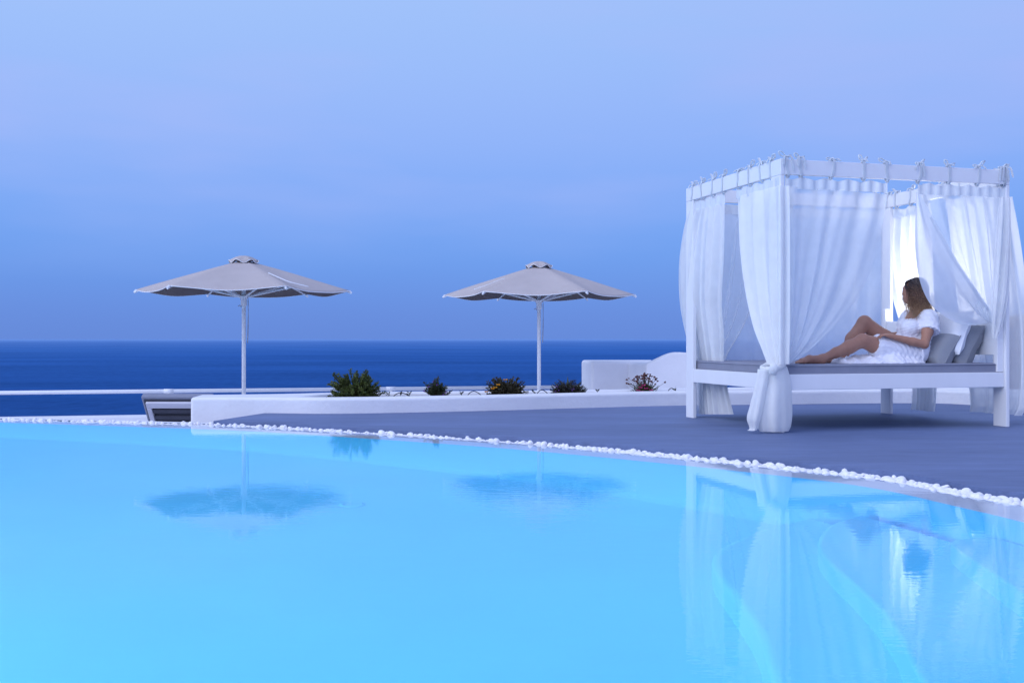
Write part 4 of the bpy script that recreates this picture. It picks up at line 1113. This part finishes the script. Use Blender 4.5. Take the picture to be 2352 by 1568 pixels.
# drip hoses and seedlings
for i, (x0, x1, d, h_, lab) in enumerate([(902, 945, 11.1, .05, 'black irrigation hose arching out of the soil right of the big shrub'),
        (1072, 1110, 11.2, .06, 'black irrigation hose arching beside the yellow flowered plant'), (1232, 1262, 11.5, .06, 'black irrigation hose arching at the foot of the right parasol pole'),
        (1533, 1556, 12.1, .05, 'black irrigation hose arching near the left bed post')]):
    a, b_ = (x0-CX)*d/FPX, (x1-CX)*d/FPX
    tag(MB().tube([(a, d, SOIL-.02)] + [(a+(b_-a)*t, d+.02*t, SOIL+.055+h_*math.sin(PI*t**.8)) for t in np.linspace(.05, .95, 9)] + [(b_, d+.03, SOIL-.02)], .0045, 6).build('irrigation_hose', M['rubber'], smooth=True), lab, 'hose', 'irrigation hoses in the planter')
sd_l = {0: 'lone reddish seedling right of the big green shrub', 1: 'small seedling just left of the first hose arch', 2: 'small seedling between the shrub and the purple flowered plant', 3: 'tiny dark seedling left of the yellow flowered plant', 4: 'tiny seedling left of the hose by the right parasol pole', 5: 'dark red seedling in front of the white block wall', 6: 'spiky seedling at the tip of the hose near the bed'}
for i, (x, d) in enumerate([(892, 11.1), (920, 11.1), (940, 11.15), (1060, 11.2), (1226, 11.5), (1372, 11.85), (1551, 12.08)]):
    rnd = random.Random(50+i); mb = MB(); X = (x-CX)*d/FPX
    mb.tube([(0, 0, 0), (.004, 0, .10)], .002, 4)
    for k in range(9): leaf_quads(mb, (0, 0, .085+rnd.uniform(-.012, .01)), (rnd.uniform(-1, 1), rnd.uniform(-.6, .6), rnd.uniform(.2, 1.2)), rnd.uniform(.025, .05), .012, rnd)
    o = mb.build('seedling', M['leaf_purple' if i % 2 else 'leaf_dark'], loc=(X, d, SOIL)); tag(o, sd_l[i], 'seedling', 'seedlings in the planter soil')

# ------------------------------------------------------------------ railing on the parapet, white walls beyond
RA, RB = np.array((-7.44, 15.5)), np.array((1.12, 17.4))
rdir = (RB-RA)/np.linalg.norm(RB-RA)
RZ = -.05
par = empty('parapet_wall', (0, 0, 0), 0, 'low white parapet at the edge of the lower terrace facing the sea', 'wall')
rn = np.array((-rdir[1], rdir[0]))
pa, pb = RA-rdir*8, RB+rdir*5
prism(ccw([tuple(pa-rn*.14), tuple(pb-rn*.14), tuple(pb+rn*.14), tuple(pa+rn*.14)]), -1.0, -.405).build('coping_wall', M['curb'], par, bevel=.03, seg=3)
rail = empty('railing', (0, 0, 0), 0, 'white tubular metal railing running along the sea edge', 'railing')
ra, rb = RA-rdir*7, RB+rdir*.05
MB().tube([(ra[0], ra[1], RZ), (rb[0], rb[1], RZ)], .029, 14).build('handrail', M['metal'], rail, smooth=True)
s0 = np.linalg.norm(np.array((-5.15, 16.0))-RA)
for k in range(-2, 4):
    q = RA+rdir*(s0+k*3.33)
    if (q-RB)@rdir > 0: continue
    MB().tube([(q[0], q[1], -.41), (q[0], q[1], RZ-.02)], .027, 12).build('rail_post', M['metal'], rail, smooth=True)
    a, b_ = q-rdir*.07, q+rdir*.07
    MB().tube([(a[0], a[1], RZ), (b_[0], b_[1], RZ)], .034, 14).build('tee_joint', M['metal'], rail, smooth=True)
def walled(name, label, pts, z0, z1, bev=.05):
    return tag(prism(ccw(pts), z0, z1).build(name, M['plaster'], bevel=bev, seg=4), label, 'wall')
def gp(x, d): return ((x-CX)*d/FPX, d)
zt1 = at(1358, 829, 17.0)[2]
a = gp(1335, 17.9); b_ = gp(1358, 16.9)
walled('block_wall', 'white plastered block wall standing behind the planter, where the railing ends', [a, b_, gp(1500, 17.1), gp(1500, 18.0)], -.9, zt1)
zt2 = at(1482, 833, 16.4)[2]
walled('block_wall', 'stepped white block wall just in front of the arched white wall', [gp(1441, 17.05), gp(1483, 15.9), gp(1640, 16.3), gp(1640, 17.05)], -.9, zt2)
# arched wall
d = 15.8; x0, x1 = gp(1484, d)[0], gp(1640, d)[0]; zs = at(1484, 838, d)[2]; zc_ = at(1545, 809, d)[2]
prof = [(x0+(x1-x0)*t, zs+(zc_-zs)*(lambda q: q*q*(3-2*q) if t < .5 else math.cos((t-.5)*2.4)**.7)(min(1, .18+t*1.75)) if t > 0 else zs-.0) for t in np.linspace(0, 1, 29)]
n_ = len(prof)
mb = MB(); vv = [(x, d-.0, z) for x, z in prof] + [(x, d+.3, z) for x, z in prof]
fl2 = prof + [(x1, -.9), (x0, -.9)]
k = len(fl2)
mb.add([(x, d, z) for x, z in fl2] + [(x, d+.3, z) for x, z in fl2], [tuple(range(k)), tuple(reversed(range(k, 2*k)))] + [(i, k+i, k+(i+1) % k, (i+1) % k) for i in range(k)])
aw = mb.build('arched_wall', M['plaster'], bevel=.03, seg=3); tag(aw, 'white wall with a rounded arched top behind the left bed post', 'wall')
# rubble stone house wall at the right edge
d = 12.9
x0 = (2343-CX)*d/FPX
sw = empty('stone_wall', (x0, d, 0), 0, 'brown rubble stone wall at the right edge behind the bed', 'wall')
rs = random.Random(9)
mb = MB(); mb.box((.04, .05, -.4), (3.0, .5, 1.02)); mb.build('mortar_core', M['stone'], sw)
m_st = MB()
z = -.35
while z < .98:
    hh = rs.uniform(.10, .2); x = 0
    while x < 2.9:
        ww = rs.uniform(.14, .36); dd_ = rs.uniform(0, .05)
        m_st.box((x+.008, dd_, z+.008), (x+ww-.008, .2, min(z+hh-.008, 1.03))); x += ww
    z += hh
m_st.build('stonework', M['stone'], sw, bevel=.02, seg=2)

# ------------------------------------------------------------------ parasols
def parasol(label, px, d, ytop, yrim, ang, strap):
    X = (px-CX)*d/FPX; zt_, zr_ = EYE-(ytop-EY)*d/FPX, EYE-(yrim-EY)*d/FPX
    e = empty('parasol', (X, d, -.65), ang, label, 'parasol', 'parasols on the lower terrace')
    zt_ += .65; zr_ += .65
    Rr, za = 1.4, zt_-.082
    def rib_z(r): return za-(za-zr_)*(r/Rr)**1.06
    mb = MB(); nr, na = 14, 14
    rows = []
    for i in range(nr+1):
        f = .05+.95*i/nr; row_ = []
        for s_ in range(6):
            for k in range(na):
                th = (k/na-.5)*2                         # -1..1 between ribs
                a = PI/3*(s_+k/na)
                rad = Rr*f*math.cos(PI/6)/math.cos(PI/6*th)
                sag = .052*(1-th*th)*f**1.6
                row_.append((rad*math.cos(a)*(1-.012*(1-th*th)*f), rad*math.sin(a)*(1-.012*(1-th*th)*f), rib_z(Rr*f)-sag+.004*math.sin(9*a+6*f)*f))
        rows.append(row_)
    n_ = 6*na
    mb.add([p for r_ in rows for p in r_], [(i*n_+(k+1) % n_, i*n_+k, (i+1)*n_+k, (i+1)*n_+(k+1) % n_) for i in range(nr) for k in range(n_)])
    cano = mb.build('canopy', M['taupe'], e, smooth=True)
    cano.data.materials.append(M['taupe_shade']); s_ = cano.modifiers.new('s', 'SOLIDIFY'); s_.thickness = .004; s_.material_offset = 1
    rim_ = rows[-1]; MB().tube(rim_+[rim_[0]], .0055, 6, cap=False).build('trim', M['trim'], cano, smooth=True)
    # vent cap with wavy hem
    mb = MB(); prof = [(.005, .072), (.055, .067), (.105, .050), (.150, .020), (.188, -.010)]
    V = []; nn_ = 48
    for i, (r_, z_) in enumerate(prof):
        for k in range(nn_):
            a = 2*PI*k/nn_; wob = (i/4)**3*.022*math.sin(6*a+.6)
            V.append((r_*math.cos(a)*(1+.04*(i/4)*math.cos(6*a)), r_*math.sin(a)*(1+.04*(i/4)*math.cos(6*a)), za+z_+wob-.014))
    mb.add(V, [(i*nn_+(k+1) % nn_, i*nn_+k, (i+1)*nn_+k, (i+1)*nn_+(k+1) % nn_) for i in range(4) for k in range(nn_)])
    ven = mb.build('vent_cap', M['taupe'], e, smooth=True); sm_ = ven.modifiers.new('s', 'SOLIDIFY'); sm_.thickness = .004
    h_ = V[-nn_:]; MB().tube(h_+[h_[0]], .0045, 6, cap=False).build('trim', M['trim'], ven, smooth=True)
    MB().lathe([(.001, .012), (.027, .012), (.027, za-.02), (.012, za+.04), (.001, za+.05)], n=16).build('pole', M['metal'], e, smooth=True)
    MB().lathe([(.001, 0), (.30, 0), (.30, .05), (.27, .065), (.045, .07), (.045, .30), (.028, .31)], n=28).build('base', M['metal'], e, bevel=.004)
    zc2 = zr_-.125
    MB().lathe([(.029, -.085), (.040, -.08), (.040, .0), (.062, .035), (.062, .055), (.03, .06)], (0, 0, zc2), 18).build('collar', M['metal'], e, smooth=True)
    for k in range(6):
        a = PI/3*k; ca, sa = math.cos(a), math.sin(a)
        def rp2(r_, dz): return (r_*ca, r_*sa, rib_z(r_)+dz)
        rb_ = MB().tube([rp2(.05, -.018), rp2(.75, -.02), rp2(Rr+.005, -.018)], .013, 6, flat=(1.15, .8)).build('rib', M['metal'], e)
        MB().tube([rp2(Rr-.035, -.022), rp2(Rr+.018, -.028)], [.014, .015], 8).build('rib_cap', M['metal'], rb_)
        MB().tube([(.055*ca, .055*sa, zc2+.04), rp2(.92, -.03)], .012, 6, flat=(1.2, .8)).build('strut', M['metal'], e)
    # rope
    mb = MB(); pts = [(.045, -.03, zc2+.03), (.062, -.03, zc2), (.060, -.03, zc2-.25), (.052, -.03, zc2-.5), (.050, -.03, zc2-.56), (.058, -.03, zc2-.55), (.064, -.03, zc2-.3), (.058, -.03, zc2-.01)]
    mb.tube([tuple(p) for p in crom(pts, 4)], .0035, 5); mb.tube([(-.07, -.03, zc2-.09), (-.05, -.035, zc2-.075), (-.03, -.03, zc2-.1)], .006, 6)
    mb.build('rope', M['rope'], e, smooth=True)
    # closing strap lying on the canopy
    if strap:
        pts = strap(rib_z)
        mb = MB(); ribbon(mb, pts, .022, (0.2, 1, .3)); mb.build('closing_strap', M['trim'], e)
    return e
def strap1(rz):
    a = -PI/3+.02
    return [(r_*math.cos(a+q), r_*math.sin(a+q), rz(r_)+.012-dz) for r_, q, dz in ((.80, .0, 0), (.90, .02, 0), (1.05, .05, .002), (1.18, .09, .01), (1.26, .17, .02), (1.32, .25, .03))]
def strap2(rz):
    a = -2*PI/3-.03
    return [(r_*math.cos(a+q), r_*math.sin(a+q), rz(r_)+.02-dz) for r_, q, dz in ((.85, .0, 0), (.93, -.01, -.01), (1.0, -.06, .0), (1.08, -.10, .012), (1.15, -.20, .03), (1.2, -.26, .045))]
parasol('taupe canvas parasol standing left, above the tilted sun lounger', 560, 14.14, 583, 666.5, math.radians(5), strap1)
parasol('taupe canvas parasol standing right, nearer the white block walls', 1238, 15.6, 596, 677, math.radians(-4), strap2)

# ------------------------------------------------------------------ sun lounger with raised back
lx = (320-CX)*11.4/FPX
lg = empty('sun_lounger', (lx, 11.4, -.65), math.radians(-2), 'grey cushioned sun lounger with raised back beside the end of the planter', 'sun lounger')
W = .78
ztop = .765; hinge = (.34, .31)
def bk(t, n_):       # along the back from hinge (0) to top (1), n_ = offset along its upper normal
    y0, z0 = hinge; y1, z1 = .03, ztop-.02
    dy, dz = y1-y0, z1-z0; l_ = math.hypot(dy, dz); ny, nz_ = -dz/l_*-1, dy/l_*-1
    return (y0+dy*t+ny*n_, z0+dz*t+nz_*n_)
def slab(x0, x1, t0, t1, n0, n1):
    q = [bk(t0, n0), bk(t1, n0), bk(t1, n1), bk(t0, n1)]
    return MB().add([(x0, *p) for p in q]+[(x1, *p) for p in q], [(0, 1, 2, 3), (7, 6, 5, 4), (0, 4, 5, 1), (1, 5, 6, 2), (2, 6, 7, 3), (3, 7, 4, 0)])
ob = slab(0, W, 0, 1.03, .012, .085).build('back_cushion', M['grey_fab'], lg, bevel=.022, seg=4)
slab(.03, W-.03, .0, .97, .004, .011).build('cushion_shade', M['grey_dark'], lg)  # thin dark sheet standing in for shade under the cushion
slab(.055, W-.055, .80, .93, -.035, .0).build('crossbar', M['wood_grey'], lg, bevel=.004)
for xx in (.055, W-.105): slab(xx, xx+.05, .0, .795, -.035, .0).build('back_rail', M['wood_grey'], lg, bevel=.004)
for t in (.15, .32, .49, .66): slab(.107, W-.107, t, t+.09, -.022, -.004).build('back_slat', M['grey_dark'], lg)
MB().box((.02, .10, .24), (.07, 2.0, .30)).build('side_rail', M['wood_grey'], lg, bevel=.004)
MB().box((W-.07, .10, .24), (W-.02, 2.0, .30)).build('side_rail', M['wood_grey'], lg, bevel=.004)
for (xx, yy) in ((.02, .12), (W-.07, .12), (.02, 1.9), (W-.07, 1.9)): MB().box((xx, yy, 0), (xx+.05, yy+.06, .239)).build('leg', M['wood_grey'], lg, bevel=.004)
cushion_box(0, W, hinge[0]+.01, 2.02, .305, .375, .02).build('seat_cushion', M['grey_fab'], lg, smooth=True)
MB().tube([tuple(p) for p in crom([(.40, .30, .50), (.52, .25, .47), (.60, .22, .40), (.63, .2, .30)], 5)], .006, 6).build('strap', M['grey_dark'], lg, smooth=True)

# ------------------------------------------------------------------ drain on the pool floor
dr_ = empty('pool_drain', (-.97, 6.47, ZF), 0, 'round white drain cover on the pool floor below the left parasol', 'drain')
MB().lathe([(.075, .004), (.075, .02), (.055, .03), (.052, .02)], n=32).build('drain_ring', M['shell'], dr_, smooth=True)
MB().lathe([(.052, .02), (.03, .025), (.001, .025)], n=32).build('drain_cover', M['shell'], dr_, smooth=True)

# ------------------------------------------------------------------ white pebbles along the pool edge
shapes = []
for k in range(10):
    bm = bmesh.new(); bmesh.ops.create_icosphere(bm, subdivisions=3, radius=1)
    rs = np.random.RandomState(100+k); fr = rs.normal(0, 1, (6, 3))*1.6; ph = rs.uniform(0, 6.28, 6); am = rs.uniform(.05, .15, 6)
    sx = (rs.uniform(.95, 1.35), rs.uniform(.75, 1.0), rs.uniform(.58, .95))
    for v in bm.verts:
        c_ = np.array(v.co); d_ = 1+sum(am[i]*math.sin(fr[i]@c_+ph[i]) for i in range(6))
        v.co = Vector((c_[0]*d_*sx[0], c_[1]*d_*sx[1], c_[2]*d_*sx[2]))
    me = bpy.data.meshes.new('pebble'); bm.to_mesh(me); bm.free(); me.shade_smooth(); me.materials.append(M['pebble']); shapes.append(me)
peb = []
rs = random.Random(21)
c1, c2 = np.array(offs(e1, .018)), np.array(offs(e1, .142))
seg = np.linalg.norm(np.diff(np.array(e1), axis=0), axis=1); cum = np.concatenate([[0], np.cumsum(seg)])
s_ = 0.0
smax = cum[-1]
while s_ < smax-.02:
    i = min(np.searchsorted(cum, s_), len(e1)-1); i = max(i, 1); f = (s_-cum[i-1])/seg[i-1]
    a = c1[i-1]*(1-f)+c1[i]*f; b_ = c2[i-1]*(1-f)+c2[i]*f
    nrow = 6
    for q in range(nrow):
        t = (q+rs.uniform(.1, .9))/nrow
        p_ = a*(1-t)+b_*t
        r_ = rs.uniform(.0125, .0240)*(1.0 if p_[1] < 7.5 else .85)*(1.22 if rs.random() < .12 else 1)
        peb.append((p_[0]+rs.uniform(-.012, .012), p_[1]+rs.uniform(-.012, .012), -.054+r_*.52, r_))
    for _k in range(1 if rs.random() < .7 else 0):
        t = rs.uniform(.25, .95); p_ = a*(1-t)+b_*t; r_ = rs.uniform(.012, .021)
        peb.append((p_[0], p_[1], -.054+.016+r_*.65, r_))
    s_ += .029
def px_of(p_):
    return (CX+p_[0]/max(p_[1], .1)*FPX)
vis = [p_ for p_ in peb if p_[1] > 1 and -40 < px_of(p_) < 2400]
vis.sort(key=lambda p_: -p_[3]/p_[1]**1.0 - (.05 if p_[1] < 6.5 else 0))
vis.sort(key=lambda p_: p_[1])
near_ = vis[:300]; far_ = vis[300:] + [p_ for p_ in peb if not (p_[1] > 1 and -40 < px_of(p_) < 2400)]
LAB = 'smooth white pebble in the strip edging the right part of the pool'
for p_ in near_:
    o = bpy.data.objects.new('pebble', rs.choice(shapes)); COL.objects.link(o)
    o.location = p_[:3]; o.rotation_euler = (rs.uniform(-.4, .4), rs.uniform(-.4, .4), rs.uniform(0, 6.28)); o.scale = (p_[3],)*3
    tag(o, LAB, 'pebble', 'white pebbles along the pool edge')
mb = MB()
cache = [([tuple(v.co) for v in me.vertices], [tuple(p_.vertices) for p_ in me.polygons]) for me in shapes]
lowc = []
for k in range(10):
    bm = bmesh.new(); bm.from_mesh(shapes[k]); 
    bm2 = bmesh.new(); bmesh.ops.create_icosphere(bm2, subdivisions=2, radius=1)
    ref = [Vector(v.co) for v in bm.verts]
    src = bmesh.new(); bmesh.ops.create_icosphere(src, subdivisions=3, radius=1)
    pos = {tuple(round(x, 3) for x in v.co): i for i, v in enumerate(src.verts)}
    vs2 = [tuple(ref[pos[tuple(round(x, 3) for x in v.co)]]) if tuple(round(x, 3) for x in v.co) in pos else tuple(v.co*.8) for v in bm2.verts]
    bm2.verts.index_update(); lowc.append((vs2, [tuple(v.index for v in f.verts) for f in bm2.faces]))
    bm.free(); bm2.free(); src.free()
for p_ in far_:
    V, F = rs.choice(lowc); Mx = Matrix.Translation(p_[:3]) @ Matrix.Rotation(rs.uniform(0, 6.28), 4, 'Z') @ Matrix.Rotation(rs.uniform(-.4, .4), 4, 'X') @ Matrix.Scale(p_[3], 4)
    mb.add([Mx @ Vector(v) for v in V], F)
o = mb.build('pebbles', M['pebble'], smooth=True); tag(o, 'strip of small white pebbles along the far pool edge', 'pebbles', 'white pebbles along the pool edge', 'stuff')
